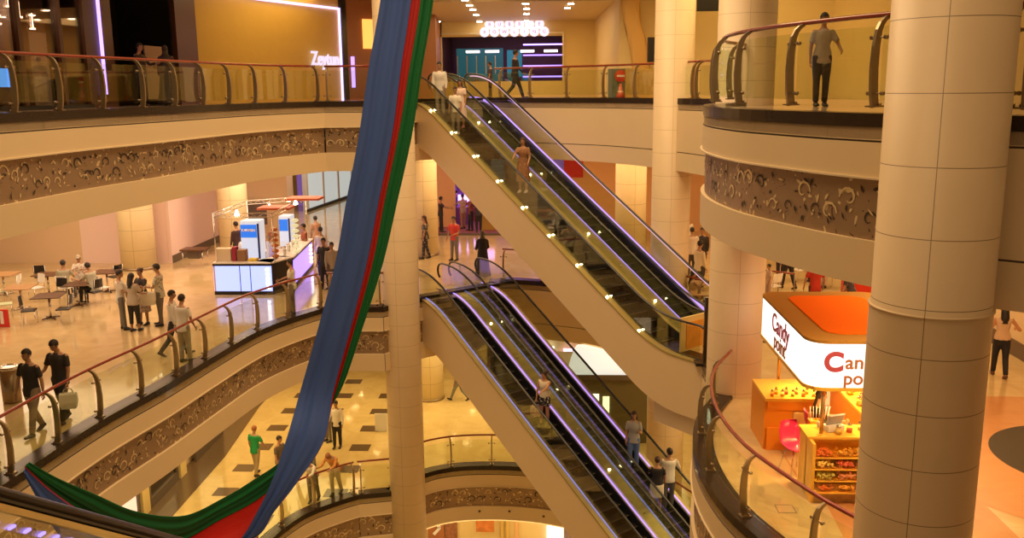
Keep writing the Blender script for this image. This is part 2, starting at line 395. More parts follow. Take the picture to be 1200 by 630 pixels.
# ------------------------------------------------------------ glass railings
def post_mesh():
    mb=MB()
    # curved flat bar: local x = towards the gallery, z up; bulges to the void then arcs over to the handrail
    pts=[(0.0,.0),(-.035,.2),(-.05,.45),(-.04,.7),(-.01,.88),(.03,.96),(.08,1.01),(.15,1.045)]
    wd=[.055,.058,.056,.05,.042,.034,.026,.02]; th=.022
    rings=[]
    for i,(x,z) in enumerate(pts):
        a=pts[min(i+1,len(pts)-1)]; c=pts[max(i-1,0)]; dx,dz=a[0]-c[0],a[1]-c[1]; l=math.hypot(dx,dz); nx,nz=-dz/l,dx/l
        w=wd[i]; rings.append([Vector((x+nx*w,-th,z+nz*w)),Vector((x+nx*w,th,z+nz*w)),Vector((x-nx*w,th,z-nz*w)),Vector((x-nx*w,-th,z-nz*w))])
    mb.loft(rings,smooth=False)
    mb.box(-.09,.09,-.07,.07,0,.02)
    for z in (.16,.80):
        mb.tube([(0.0,-.12,z),(0.0,.12,z)],.011,6)
        for s in (-1,1): mb.tube([(-.02,s*.11,z),(.03,s*.11,z)],.024,8)
    for s in (-1,1): mb.tube([(.05,s*.045,.02),(.05,s*.045,.05)],.018,6)
    return mb
_pm=None
def railing(P,lv,label,spacing=1.5,h=1.1,z=0.07,off=.16,first=.1,last=.1,glass='glass',handr=.2,nopost=False,rail_ext=0):
    global _pm
    t=thing('glass_railing',(P[0].x,P[0].y,lv+z),label,'railing','glass balustrades along the gallery edges')
    o0=Vector((P[0].x,P[0].y,lv+z))
    Q=offset2(P,off)
    L=[0]
    for a,c in zip(Q,Q[1:]): L.append(L[-1]+(c-a).length)
    def pos(s):
        s=max(0,min(L[-1]-1e-4,s)); i=0
        while L[i+1]<s: i+=1
        a,c=Q[i],Q[i+1]; p=a.lerp(c,(s-L[i])/(L[i+1]-L[i])); tt=(c-a).normalized(); return p,tt
    n=max(1,round((L[-1]-first-last)/spacing)); sp=(L[-1]-first-last)/n
    ss=[first+k*sp for k in range(n+1)]
    S=h/1.1
    if _pm is None:
        p0=post_mesh().build('post','steel',None); _pm=p0.data; D.objects.remove(p0)
    for s in ss:
        p,tt=pos(s); o=D.objects.new('post',_pm); COL.objects.link(o); o.parent=t
        o.location=Vector((p.x,p.y,lv+z))-o0; o.rotation_euler=(0,0,math.atan2(tt.y,tt.x)+PI/2); o.scale=(1,1,S)
    for a,c in zip(ss,ss[1:]):
        mb=MB(); K=max(1,int((c-a)/.4)); rings=[]
        for k in range(K+1):
            p,tt=pos(a+.03+(c-a-.06)*k/K); nn=Vector((-tt.y,tt.x)); 
            e=[]
            for d,zz in ((.045,.09),(.057,.09),(.057,.93*S),(.045,.93*S)): e.append(Vector((p.x+nn.x*d,p.y+nn.y*d,lv+z+zz))-o0)
            rings.append(e)
        mb.loft(rings,smooth=False); mb.build('glass_panel',glass,t)
    hp=offset2(P,off+.15); pts=[Vector((p.x,p.y,lv+z+1.065*S))-o0 for p in hp]
    mb=MB(); mb.tube(pts,.034,10); mb.build('handrail','wood',t)
    return t
LAB={L3:'top',L2:'middle',L1:'lower'}
k=0
RL={
 (L3,0):'long curved glass railing of the upper left gallery before the dark shopfront',
 (L3,1):'short straight glass railing at the upper left gallery corner, beside the yellow shop wall',
 (L3,4):'glass railing on the far top gallery before the bowling hall',
 (L3,5):'short dark-railed glass balustrade between the two pale columns on the top gallery',
 (L3,6):'near curved glass railing of the upper right balcony, woman in grey behind it',
 (L3,7):'short railing piece right of the huge near column, upper right edge',
 (L2,0):'long curved glass railing of the food court, two men in black behind it',
 (L2,1):'short straight glass railing between the hanging flag and the pale column, food court level',
 (L2,5):'short glass railing at the lower escalator heads beside the woman in black robe',
 (L2,6):'glass railing on the middle floor behind the lower escalators',
 (L2,9):'curved glass railing wrapping the lower right balcony before the candy kiosk',
 (L1,0):'curved glass railing on the lower left floor, two people leaning on its handrail',
 (L1,1):'short straight railing panel left of the big column on the lower floor',
 (L1,3):'arched glass railing on the lower floor right of the tall column',
 (L1,5):'glass railing around the lower right nose under the candy kiosk balcony',
}
for lv in (L3,L2,L1):
    for i,(P,r,f) in enumerate(SEG[lv]):
        P=[Vector(p[:2]) for p in P]
        if f==1: fascia(P,lv,k,1)
        elif f: plain_fascia(P,lv)
        k+=1
        if r and (lv,i) in RL:
            kw={}
            if lv==L3 and i in (6,7): kw=dict(z=.14,h=1.17,spacing=1.75)
            if (lv,i)==(L3,0): kw=dict(spacing=1.36)
            if (lv,i)==(L2,9): kw=dict(first=.9,spacing=1.75)
            if (lv,i)==(L3,4): kw=dict(first=.5)
            railing(P,lv,RL[(lv,i)],**kw)
# ------------------------------------------------------------ columns
def column(x,y,r,z0,z1,label,mat='column',ring=None):
    mb=MB(); mb.lathe([(r,0),(r,z1-z0)],n=48)
    for f in mb.b.faces:
        if len(f.verts)>4: f.smooth=False
    o=mb.build('column',mat,None,(x,y,z0)); tag(o,label,'column')
    c=MB(); c.lathe([(r+.03,0),(r+.03,.09),(r+.005,.1),(r,.1)],n=48); c.build('base_ring','steel',o)
    return o
def columns(x,y,r,labels,mat='column'):
    for (z0,z1),l in labels: column(x,y,r,z0,z1,l,mat)
FULL=(0,L3+4.3)
_zj=aty(1088,372,9.55).z
nc=column(4.25,10.15,.630,*FULL,'huge near column of cream cladding panels with thin dark joints, right of the candy kiosk','column_near')
mb=MB(); mb.lathe([(.645,0),(.645,.02),(.645,_zj-.08),(.645,_zj-.03),(.645,_zj-.021),(.66,_zj-.02),(.66,_zj),(.632,_zj)],n=48); mb.build('lower_sheath','column_sheath',nc)
column(4.2,20.5,.625,*FULL,'pale round column at the tip of the right balconies, left of the illuminated candy kiosk')
column(3.66,28.4,.60,*FULL,'tall round column between the right balcony and the far gallery, behind the upper escalator handrail')
column(-5.05,29.0,.60,*FULL,'tall cream column between the hanging flag and the heads of the lower escalators')
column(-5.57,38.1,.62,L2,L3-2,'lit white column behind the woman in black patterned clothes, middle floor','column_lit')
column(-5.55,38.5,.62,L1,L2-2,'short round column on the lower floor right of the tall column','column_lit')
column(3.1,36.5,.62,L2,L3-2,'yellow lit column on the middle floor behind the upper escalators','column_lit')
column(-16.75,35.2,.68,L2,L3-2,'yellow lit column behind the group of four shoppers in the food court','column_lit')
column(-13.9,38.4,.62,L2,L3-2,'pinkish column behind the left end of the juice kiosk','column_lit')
# ------------------------------------------------------------ escalators
TH=rad(41); RISE=None
W=1.45
def escalator(P,w0,lv0,lv1,label,dark=False,underled=None,leds=('blueled','purple')):
    """P: foot of the incline (bottom knee, left edge); local x across, y up along the run"""
    H=lv1-lv0; Lr=H/math.tan(rad(30))
    ax=Vector((math.cos(TH),math.sin(TH))); base=Vector(P)+ax*w0
    t=thing('escalator',(base.x,base.y,lv0),label,'escalator','escalators crossing the atrium',rz=TH)
    # deck path (y,z)
    raw=[(-1.7,0),(-.9,0),(-.35,.02),(.15,.14),(.6,.35),(1.2,.35/.6*1.2*.99)]
    def path(dz=0,dn=0,y0=-1.7,y1=1.5,step=.5):
        pts=[]
        def fz(y):
            # smooth blend of 0, slope, H
            a=math.tan(rad(30))
            def soft(v,r): # smooth max(0,v)
                return 0 if v<-r else (v if v>r else (v+r)**2/(4*r))
            return a*(soft(y,.9)-soft(y-Lr,.9))
        y=y0
        while y<Lr+y1+1e-6:
            pts.append((y,fz(y)+dz)); y+= step if 1.3<y<Lr-1.5 else .25
        return pts
    def strip(xa,xb,za,zb,mat,name,y0=-1.7,y1=1.5,parent=t,sm=False):
        rings=[[Vector((xa,y,z+za)),Vector((xb,y,z+za)),Vector((xb,y,z+zb)),Vector((xa,y,z+zb))] for y,z in path(y0=y0,y1=y1)]
        mb=MB(); mb.loft(rings,smooth=False); return mb.build(name,mat,parent)
    tr=strip(0,W,-1.55,-.62,'fascia','truss_cladding')
    strip(-.001,.03,-.62,-.02,'fascia','side_panel'); strip(W-.03,W+.001,-.62,-.02,'fascia','side_panel')
    strip(-.02,.20,-.02,.03,'deckm','deck'); strip(W-.2,W+.02,-.02,.03,'deckm','deck')
    strip(.20,.235,-.62,.02,'skirt','skirt_panel'); strip(W-.235,W-.2,-.62,.02,'skirt','skirt_panel')
    for x,led in ((.135,leds[0]),(W-.135,leds[1])):
        strip(x-.008,x+.008,.05,.90,'glass_esc','balustrade_glass',-1.45,1.25)
        if led: strip(x+(.012 if x<.5 else -.028),x+(.028 if x<.5 else -.012),.045,(.064 if led!='bright' else .12),('purple' if led=='bright' else led),'led_strip',-1.3,1.1)
        # handrail with turned down ends
        pp=[Vector((x,y,z+.95)) for y,z in path(y0=-1.45,y1=1.25)]
        a=pp[0]; e=pp[-1]
        s=[Vector((x,a.y-.25*math.sin(q),a.z-.28+.28*math.cos(q))) for q in (2.6,2.1,1.6,1.1,.6)]
        f=[Vector((x,e.y+.25*math.sin(q),e.z-.28+.28*math.cos(q))) for q in (.6,1.1,1.6,2.1,2.6)]
        mb=MB(); mb.tube(s+pp+f,.042,8,flat=.75); mb.build('handrail','rubber',t)
        if underled: 
            if x>.5: strip(x+.02,x+.04,.86,.895,underled,'handrail_light',-1.3,1.1)
    # steps
    n=int(H/.2); sm=None
    mb=MB(); d=.2/math.tan(rad(30)); mb.box(.24,W-.24,0,d+.02,-.2,0,mi=0)
    mb.b.faces.ensure_lookup_table()
    mb.box(.26,W-.26,-.004,.0,-.19,-.01,mi=1)
    mb.box(.24,W-.24,-.006,.03,-.004,.004,mi=2)
    for q in range(14): mb.box(.28+q*(W-.56)/14,.30+q*(W-.56)/14,.035,d-.02,0,.006,mi=0)
    o=mb.build('step',['step','riser','nosing'],t); me=o.data
    first=True
    for k in range(n):
        y=.35+k*d; z=(k+1)*.2-.16
        if first: s=o; first=False
        else: s=o.copy(); COL.objects.link(s)
        s.location=(0,y,z)
    for y0,y1,z,nm in ((-1.7,.36,-.02,'comb_plate'),(Lr+.1,Lr+1.5,H-.02,'comb_plate')):
        mb=MB(); mb.box(.22,W-.22,y0,y1,z-.06,z); 
        for q in range(20): mb.box(.25+q*(W-.5)/20,.265+q*(W-.5)/20,y0+.1,y1-.1,z,z+.005)
        mb.build(nm,'steel',t)
    t['_L']=Lr
    return t,base
def escpos(P,lv0,lv1,k,x):
    H=lv1-lv0; Lr=H/math.tan(rad(30)); d=.2/math.tan(rad(30))
    n=int(k*int(H/.2)); y=.35+n*d+d*.5; z=(n+1)*.2-.16
    ax=Vector((math.cos(TH),math.sin(TH))); ay=Vector((-math.sin(TH),math.cos(TH)))
    p=Vector(P)+ax*x+ay*y; return Vector((p.x,p.y,lv0+z+.006))
PU=(2.72,23.75); Lr0=(L3-L2)/math.tan(rad(30)); Lr1=(L2-L1)/math.tan(rad(30))
_T=Vector((-4.22,29.5)); _dn=Vector((math.sin(TH),-math.cos(TH)))
PL=tuple(_T+_dn*Lr1)
E0,_=escalator(PU,0,L2,L3,'upper escalator nearest the camera, dark steps, woman in brown dress riding down',leds=(None,None))
E1,_=escalator(PU,1.65,L2,L3,'farther of the upper escalators, bright violet light strips and pink-lit outer handrail',underled='pinkled',leds=('purple','bright'))
escalator(PL,0,L1,L2,'lower escalator nearest the camera carrying a woman with a shopping bag')
E3,_=escalator(PL,1.65,L1,L2,'lower escalator farther from the camera carrying a couple near its foot')
for esc,l0,l1 in ((E1,L2,L3),(E3,L1,L2)):
    H=l1-l0; Lr=H/math.tan(rad(30)); t=esc
    a=math.tan(rad(30)); soft=lambda v,r:0 if v<-r else (v if v>r else (v+r)**2/(4*r))
    ys=[-1.7+.3*i for i in range(int((Lr+3.2)/.3)+1)]
    mb=MB(); mb.loft([[Vector((x,y,a*(soft(y,.9)-soft(y-Lr,.9))+z)) for x,z in ((-.18,-.1),(-.02,-.1),(-.02,.035),(-.18,.035))] for y in ys],smooth=False); mb.build('centre_deck','deckm',t)
    for q in range(1,8):
        y=Lr*q/8; z=a*y+.04
        mb=MB(); mb.lathe([(.03,0),(.03,.03),(.015,.045)],(-.10,y,z),8); mb.build('deck_lamp',MT['lampglow'] if q%2 else MT['chrome'],t)
for q in range(9):
    y=Lr0*(q+.5)/9; z=math.tan(rad(30))*y+.03
    mb=MB(); mb.lathe([(.035,0),(.035,.03),(.015,.045)],(.06,y,z),8); mb.build('deck_lamp','lampglow',E0)
# near escalator handrail at the lower left
A=ray(0,580); A=Vector((A.x,A.y,A.z))*(3.0/A.y); Bv=ray(200,634); Bv=Vector((Bv.x,Bv.y,Bv.z))*(3.95/Bv.y)
A.z+=EZ; Bv.z+=EZ
dv=(Bv-A); hl=math.hypot(dv.x,dv.y); rz=math.atan2(dv.y,dv.x)-PI/2; sl=dv.z/hl
t=thing('escalator',(A.x,A.y,A.z-.95),'black escalator handrail with violet light dots crossing the lower left corner','escalator','escalators crossing the atrium',rz=rz)
def nst(xa,xb,za,zb,mat,name,y0=-2.2,y1=6.5):
    mb=MB(); mb.loft([[Vector((xa,y,sl*y+za)),Vector((xb,y,sl*y+za)),Vector((xb,y,sl*y+zb)),Vector((xa,y,sl*y+zb))] for y in (y0,y1)],smooth=False); return mb.build(name,mat,t)
mb=MB(); mb.tube([(0,y,sl*y+.95) for y in (-2.2,0,2,4,6.5)],.045,12,flat=.7); mb.build('handrail','rubber',t)
nst(-.03,.03,.885,.915,'chrome','handrail_guide'); nst(-.007,.007,.06,.9,'glass_clear','balustrade_glass')
nst(-.22,.08,0,.05,'deckm','deck'); nst(-.20,1.0,-1.4,-.35,'fascia','truss_cladding'); nst(-.20,-.17,-.35,0,'fascia','side_panel')
for q in range(60):
    y=-1.8+q*.06
mb=MB()
for q in range(90):
    y=-1.8+q*.07; mb.box(-.006,.006,y,y+.03,sl*y+.815,sl*y+.825)
mb.build('led_strip',em('violet_led_dots',(.4,.28,1),1.8),t)
# ------------------------------------------------------------ walls
NW=[0]
def wall(name,a,b_,z0,z1,mat,th=.15,parent=None):
    a=Vector(a);b_=Vector(b_); d=(b_-a); L=d.length; m=Matrix.Translation((a.x,a.y,z0))@Matrix.Rotation(math.atan2(d.y,d.x),4,'Z')
    mb=MB(); mb.box(0,L,0,th,0,z1-z0); o=mb.build(name,mat,parent); 
    if not parent:
        o.matrix_world=m; o['kind']='structure'
    else: o.matrix_local=m
    return o
def frame(a,b_,z0):
    a=Vector(a);b_=Vector(b_); d=(b_-a); return Matrix.Translation((a.x,a.y,z0))@Matrix.Rotation(math.atan2(d.y,d.x),4,'Z'),d.length
def panel(name,a,b_,x0,x1,z0,z1,zb,mat,out=-.05,th=.05,parent=None,label=None,cat=None,bev=0):
    """flat box on the room side of the wall a->b (room side = right of a->b, local -y)"""
    m,L=frame(a,b_,zb); mb=MB(); mb.box(x0,x1,out,out+th,z0,z1,bev=bev); o=mb.build(name,mat,parent); o.matrix_world=m
    if label: tag(o,label,cat)
    return o
TOP=L3+4.3
# top level, left: dark shopfront, then mustard shop wall
S0=(-14.3,8);S1=(-12.0,30.7);S2=(-8.8,38.2);S3=(-6.0,40.6);S4=(-5.55,45.6);S5=(2.0,45.6);S6=(2.35,33.8);S7=(9,30.5);S8=(10.2,19);S9=(10.6,6)
# a->b with room on the right: go from south to north on the left side
w=wall('wall_left',S1,S2,L3,TOP,'yellow_wall')
wall('wall_left',S2,S3,L3,TOP,'reddish'); wall('wall_left',S3,(-5.2,40.9),L3,TOP,'reddish')
wall('wall_back',(-5.2,40.9),S4,L3,TOP,'reddish')
m,Lz=frame(S1,S2,L3)
t=thing('shop_sign',(0,0,0),'glowing white shop name on the mustard wall, framed by a violet light line','sign'); t.matrix_world=m
Lz=Vector(S2[:2])-Vector(S1[:2]); Lz=Lz.length
text('lettering','Zeytun',.66,em('white_sign_light',(.85,.75,1),1.0),t,Matrix.Translation((Lz-1.25,-.12,1.62))@Matrix.Rotation(PI/2,4,'X')@Matrix.Diagonal((.95,1.15,1,1)),ext=.03,bold=.012)
mb=MB(); mb.box(-.6,Lz-.1,-.10,-.04,3.62,3.70); mb.box(Lz-.18,Lz-.1,-.10,-.04,.0,3.62); mb.build('light_line',em('lilac_tube',(.6,.45,1),2.6),t)
panel('trim_post',S1,S2,Lz-.08,Lz+.25,0,4.3,L3,'black',-.14,.14)['kind']='structure'
# orange lit sign + violet tube on the terracotta wall
o=panel('poster_lightbox',S2,S3,1.0,2.3,2.1,3.3,L3,em('amber_lightbox',(1,.42,.08),1.6),-.12,.08,label='orange lightbox with a bright white shape high on the brown wall left of the flag',cat='lightbox')
mb=MB(); mb.ell((1.75,-.14,2.7),.22,.03,.35); q=mb.build('glowing_shape',em('white_shape',(1,.95,.8),4),o)
o=panel('light_tube',S2,S3,.15,.27,.5,1.75,L3,'purple',-.6,.1,label='upright violet light tube standing beside the mustard wall',cat='lamp')
# dark shopfront
t=thing('shopfront',(0,0,0),'dark timber and glass shopfront on the upper left gallery, reflecting round lamps','shopfront'); m,Ls=frame(S0,S1,L3); t.matrix_world=m
def loc(x0,x1,y0,y1,z0,z1,mat,name,parent=t):
    mb=MB(); mb.box(x0,x1,y0,y1,z0,z1); return mb.build(name,mat,parent)
# local x along wall: 0..22.8 ; glass from 0..15, then violet tube, black recess 18..21.6, brown pilaster
for x in (7.0,9.3,11.6,13.9,15.46,16.55): loc(x-.07,x+.07,-.12,.05,0,4.3,'brown','mullion')
sg_=glassm('shop_glass',(.62,.50,.44),.10)
for a,c in ((0,7),(7,9.3),(9.3,11.6),(11.6,13.9),(13.9,15.46),(15.46,16.55)): loc(a+.07,c-.07,-.03,0,.08,4.3,sg_,'window_pane')
loc(0,16.6,-.13,.05,0,.10,'black','sill'); loc(16.6,17.9,-.05,.1,0,4.3,'brown','side_panel')
loc(17.9,21.5,1.9,2.0,0,4.3,'black','recess_back'); loc(17.9,18.0,.1,2,0,4.3,'black','recess_side'); loc(21.4,21.5,.1,2,0,4.3,'black','recess_side')
loc(21.5,22.86,-.05,.1,0,4.3,'brown','pilaster'); loc(17.24,17.30,-.12,-.05,.35,2.9,em('violet_tube',(.4,.25,1),3),'light_tube')
loc(-1,17.8,3.0,3.1,0,4.3,pm('shop_interior',(.20,.10,.06),.7,var=.5,scale=1.2),'interior_wall'); loc(-1,17.8,0.06,3,-.0,.02,'floor3','interior_floor')
loc(14.3,15.3,.9,1.0,0,3.4,pm('silver_glitter',(.42,.36,.33),.5,var=.7,scale=30),'display_panel'); loc(12.2,13.3,1.4,1.5,0,2.2,'yellow_wall','display_panel'); loc(15.8,16.3,1.4,1.5,0,2.6,'reddish','display_panel')
for i,(X,Y) in enumerate(((14,14),(19,26),(28,15),(42,5),(37,26),(52,23),(52,32),(65,13),(76,25),(89,38))):
    r=(X-650)/1060; x=(14.3+8*r)/(.1008-.995*r)-.5; z=.42+(108-Y)/1060*(8+.995*x)*1.03
    mb=MB(); mb.lathe([(.01,.4),(.012,.03),(.06,.03),(.06,0)],(x,.7,z),8); mb.build('pendant_lamp',['lampglow'],t)
o=panel('round_sign',S0,S1,12.9,13.3,.55,.98,L3,em('blue_sign',(.10,.35,1),1.0),-.2,.06,bev=.02,label='small glowing blue sign behind the railing at the upper left edge',cat='sign')
o=panel('poster_stand',S0,S1,19.0,20.3,.2,1.75,L3,pm('beige_poster',(.36,.22,.12),.5),-.35,.04,label='beige poster board before the black shop recess on the upper left gallery',cat='poster')
mb=MB(); mb.ell((19.65,-.37,1.15),.28,.012,.09); mb.build('printed_mark',pm('brown_print',(.2,.07,.03),.5),o)
# back of the top level: bowling hall front with opening
zo0,zo1=L3+.75,L3+2.9
wall('wall_back',(-5.55,45.6),(-5.5,45.6),L3,TOP,'cream_yellow')
wall('wall_back',(-5.55,45.6),S5,L3,zo0,'cream_yellow'); wall('wall_back',(-5.55,45.6),S5,zo1,TOP,'cream_yellow'); wall('wall_back',(.42,45.6),S5,zo0,zo1,'cream_yellow')
wall('wall_right',S5,S6,L3,TOP,'cream_yellow'); wall('wall_right',S6,S7,L3,TOP,'cream_yellow'); wall('wall_right',S7,S8,L3,TOP,'cream_yellow'); wall('wall_right',S8,S9,L3,TOP,'cream_yellow')
mb=MB(); mb.box(-5.6,2.4,35.2,45.6,L3+3.6,L3+3.75); struct('ceiling',mb,pm('soffit',(.62,.47,.25),.5))
m=Matrix.Translation((0,45.55,L3))
trimb=MB(); trimb.box(-5.5,.5,-.08,0,3.0,3.08); trimb.box(.42,.50,-.08,0,.75,3.0); o=trimb.build('window_frame','lip',None); o.matrix_world=m; o['kind']='structure'
t=thing('bowling_hall_interior',(-2.6,47,L3),'bowling hall behind the far gallery with teal screens and violet neon lines','shop interior')
def bl(x0,x1,y0,y1,z0,z1,mat,name): 
    mb=MB(); mb.box(x0,x1,y0,y1,z0,z1); return mb.build(name,mat,t)
bl(-3.2,3.3,6,6.1,0,4,pm('hall_back',(.22,.07,.08),.5),'back_wall'); bl(-3.2,3.3,0,6,-.02,.7,'black','floor_platform'); bl(-3.2,3.3,0,6,3.3,3.4,pm('hall_ceiling',(.30,.16,.40),.5),'hall_ceiling')
bl(-3.3,-3.2,-1,6,0,3.4,'brown','side_wall'); bl(3.2,3.3,-1,6,0,3.4,'brown','side_wall')
bl(-2.6,-.1,2.5,2.6,.9,2.5,em('teal_screen',(.03,.28,.32),.22),'screen'); bl(.1,.9,2.6,2.7,1.0,2.4,em('teal_screen_dim',(.02,.22,.3),.6),'screen')
for q in range(4): bl(1.0,3.1,.9+q*.25,.98+q*.25,.95+q*.55,1.02+q*.55,'purple' if q!=3 else em('neon_dim',(.4,.2,1),5),'neon_line')
for q,x in enumerate((-1.9,-.9,.9,2.1)): bl(x,x+.7,.5,.6,2.2,2.32,em('tube_lamp_%d'%q,(1,.8,.75),3),'tube_lamp')
for q in range(5): bl(-2.5+q*.5,-2.45+q*.5,1.8,1.85,.7,2.1,'chrome','ball_rack_post')
for q,(x,z) in enumerate(((-2.3,3.1),(-1.2,3.05),(.4,3.05),(1.6,3.1))):
    mb=MB(); mb.ell((x,.4,z),.09,.09,.06); mb.build('downlight','lampglow',t)
for q in range(6):
    mb=MB(); mb.box(-2.8+q*.75,-2.3+q*.75,1.0,1.4,.7,1.15); mb.build('seat',pm('teal_seat',(.05,.3,.4),.5),t)
t=thing('bowling_sign',(-1.9,45.4,L3+3.25),'white disc sign in two rows glowing above the bowling hall window','sign')
for row,(n,x0,z,word) in enumerate(((6,-1.82,.20,'BUBBLE'),(7,-2.07,-.16,'BOWLING'))):
    for q in range(n):
        x=x0+q*.485; mb=MB(); mb.lathe([(.23,0),(.23,.06)],n=20); o=mb.build('disc',em('disc_glow',(1,.80,.95),1.15),t); o.matrix_local=Matrix.Translation((x+.6,0,z))@Matrix.Rotation(PI/2,4,'X')
        text('letter',word[q],.22,pm('disc_letter',(.35,.2,.5),.5),o,Matrix.Translation((0,0,.065)),ext=.004)
for q,(X,Y) in enumerate([(545,0),(550,6),(554,11),(558,17),(562,25),(616,4),(617,10),(617,16),(617,25),(513,25),(669,4),(665,9)]):
    p=at(X,Y,L3+3.58); p.y=min(p.y,45.0)
    t=thing('downlight',(p.x,p.y,L3+3.6),'round recessed downlight in the far top gallery ceiling, one of two rows','downlight','downlights over the bowling hall entrance')
    mb=MB(); mb.lathe([(.17,-.03),(.17,0),(.13,0),(.13,-.03)],n=16); mb.build('rim','chrome',t)
    mb=MB(); mb.lathe([(.12,-.05),(.12,-.0)],n=12); mb.build('bulb','lampglow',t)
# small things on top-level walls
def board(name,p,w,h,mat,label,cat,rz=0,th=.04):
    mb=MB(); mb.box(-w/2,w/2,-th/2,th/2,0,h); o=mb.build(name,mat,None,p); o.rotation_euler=(0,0,rz); return tag(o,label,cat)
t=thing('no_entry_sign',tuple(at(727,116.5,L3+.0)),'grey board with red no-entry disc and a red-white cone print behind the far railing','sign')
mb=MB(); mb.box(-.42,.42,0,.05,0,1.02); mb.build('board',pm('grey_green_board',(.14,.15,.11),.6),t)
mb=MB(); mb.lathe([(.2,0),(.2,.02)],n=20); o=mb.build('red_disc',pm('sign_red',(.65,.04,.02),.4),t); o.matrix_local=Matrix.Translation((-.0,-.005,.78))@Matrix.Rotation(PI/2,4,'X')
mb=MB(); mb.box(-.13,.13,-.035,-.02,.75,.81); mb.build('white_bar','white',t)
mb=MB(); mb.lathe([(.17,.0),(.11,.22),(.09,.24),(.03,.5)],(0,-.03,.03),12); mb.build('cone',pm('cone_red',(.7,.12,.06),.5),t); mb=MB(); mb.lathe([(.125,.16),(.095,.25)],(0,-.03,.03),12); mb.build('cone_band','white',t)
p=at(727,116.5,L3); t.location=(p.x,29.5 if p.y>31 else p.y,L3); t.location=aty(727,117,31.2); t.location.z=L3
p=aty(763,73,31.5); board('loudspeaker',(p.x,31.2,p.z),.32,.8,'black','black box loudspeaker on the yellow wall left of the tall round column','loudspeaker',th=.25)
p=aty(831,14,30.5); board('menu_board',(p.x,30.2,p.z),.9,.5,'black','black hanging board high between the two pale columns','board')
p=aty(743,116,32.6)
mb=MB(); rings=[]
for q in range(9):
    z=4.2*q/8; x=.18*math.sin(q*.7); rings.append([Vector((x+.28*math.cos(a)*(1+.3*math.sin(3*a+q)),.07*math.sin(a),z)) for a in [2*PI*k/14 for k in range(14)]])
mb.loft(rings); o=mb.build('hanging_drape',pm('orange_gauze',(.62,.36,.10),.8),None,(p.x,32.6,L3+.02)); tag(o,'tall gathered orange drape hanging on the far right yellow wall','curtain')
mb=MB(); mb.box(-.55,.55,0,.4,0,1.0,bev=.02); o=mb.build('timber_counter',pm('honey_timber',(.50,.30,.08),.45,var=.2,scale=6),None,tuple(Vector((aty(752,116,30.9).x,30.9,L3)))); tag(o,'low honey-coloured timber counter behind the railing left of the tall column','counter')
# ---------------------------------------------------------------- middle level walls
T2=L3-2.0
wall('wall_left',(-34,36.2),(-19.6,36.2),L2,T2,'beigewall'); wall('wall_left',(-19.6,36.2),(-17.2,36.2),L2,T2,'pink_lit_wall'); wall('wall_left',(-17.2,36.2),(-15.96,36.2),L2,T2,'pink_lit_wall')
wall('wall_left',(-15.8,36.2),(-15.8,41.5),L2,T2,'pink_lit_wall'); wall('wall_left',(-15.8,41.5),(-13.0,43.5),L2,T2,'beigewall')
wall('wall_back',(-13.4,43.5),(-14.6,50),L2,T2,'beigewall'); wall('wall_back',(-22,55),(-16.6,55),L2,T2,'lilacwall');wall('wall_back',(-16.6,55),(-15.8,55),L2,T2,'yellow_wall'); wall('wall_back',(-15.8,55),(-14.5,55),L2,T2,'lilacwall')
wall('wall_back',(-14.5,52),(-13.2,63),L2,T2,'white'); wall('wall_back',(-14,63),(-4,63),L2,T2,'beigewall')
panel('baseboard_left',(-15.8,36.2),(-15.8,41.5),0,5.3,0,.32,L2,'base',-.03,.03)['kind']='structure'
wall('wall_back',(-7.2,46),(-5.05,46),L2,T2,'orangewall'); wall('wall_back',(-1.2,44.5),(.9,44.5),L2,T2,'lilacwall'); wall('wall_back',(.7,44.4),(8.5,44.4),L2,T2,'orangewall'); wall('wall_back',(8.5,44.6),(20,44.6),L2,T2,'cream_yellow')
wall('wall_right',(12.05,30),(12.05,-2),L2,T2,'cream'); panel('baseboard_right',(12.05,30),(12.05,-2),0,32,0,.42,L2,'base',-.03,.03)['kind']='structure'
# shop windows of the corridor
t=thing('shop_window',(-14.5,52,L2),'tall white-framed shop windows down the corridor left of the hanging flag','window display')
m,_=frame((-14.5,52),(-13.2,63),L2); t.matrix_world=m
for q in range(4):
    for nm,x0,x1,mt,y in (('frame',q*2.6,q*2.6+.25,'white',-.12),('pane',q*2.6+.25,q*2.6+2.6,em('display_light_%d'%q,(.75,.78,.72),.6),-.06)):
        mb=MB(); mb.box(x0,x1,y,0,.15,4.2); mb.build(nm,mt,t)
mb=MB(); mb.box(0,10.6,-.16,0,0,.16); mb.build('sill','black',t)
# dark poster on the far wall, hung coats
p=aty(304,262,42.4); board('wall_poster',(p.x,41.9,p.z),1.1,1.1,pm('dark_poster',(.12,.08,.07),.5),'dark poster on the wall behind the juice kiosk','poster',rz=rad(35))
# arcade beyond orange floor
b=MB(); b.face([(-7,43.4,L2+.01),(-.8,43.4,L2+.01),(-.8,52,L2+.01),(-7,52,L2+.01)]); struct('floor',b,pm('red_carpet',(.32,.10,.07),.7,var=.2,scale=8))
b=MB(); b.box(-7,-.8,43.25,43.4,L2,L2+.10); trim(b,'base')
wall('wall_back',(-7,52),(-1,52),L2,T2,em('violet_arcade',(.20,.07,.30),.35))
rr=random.Random(3)
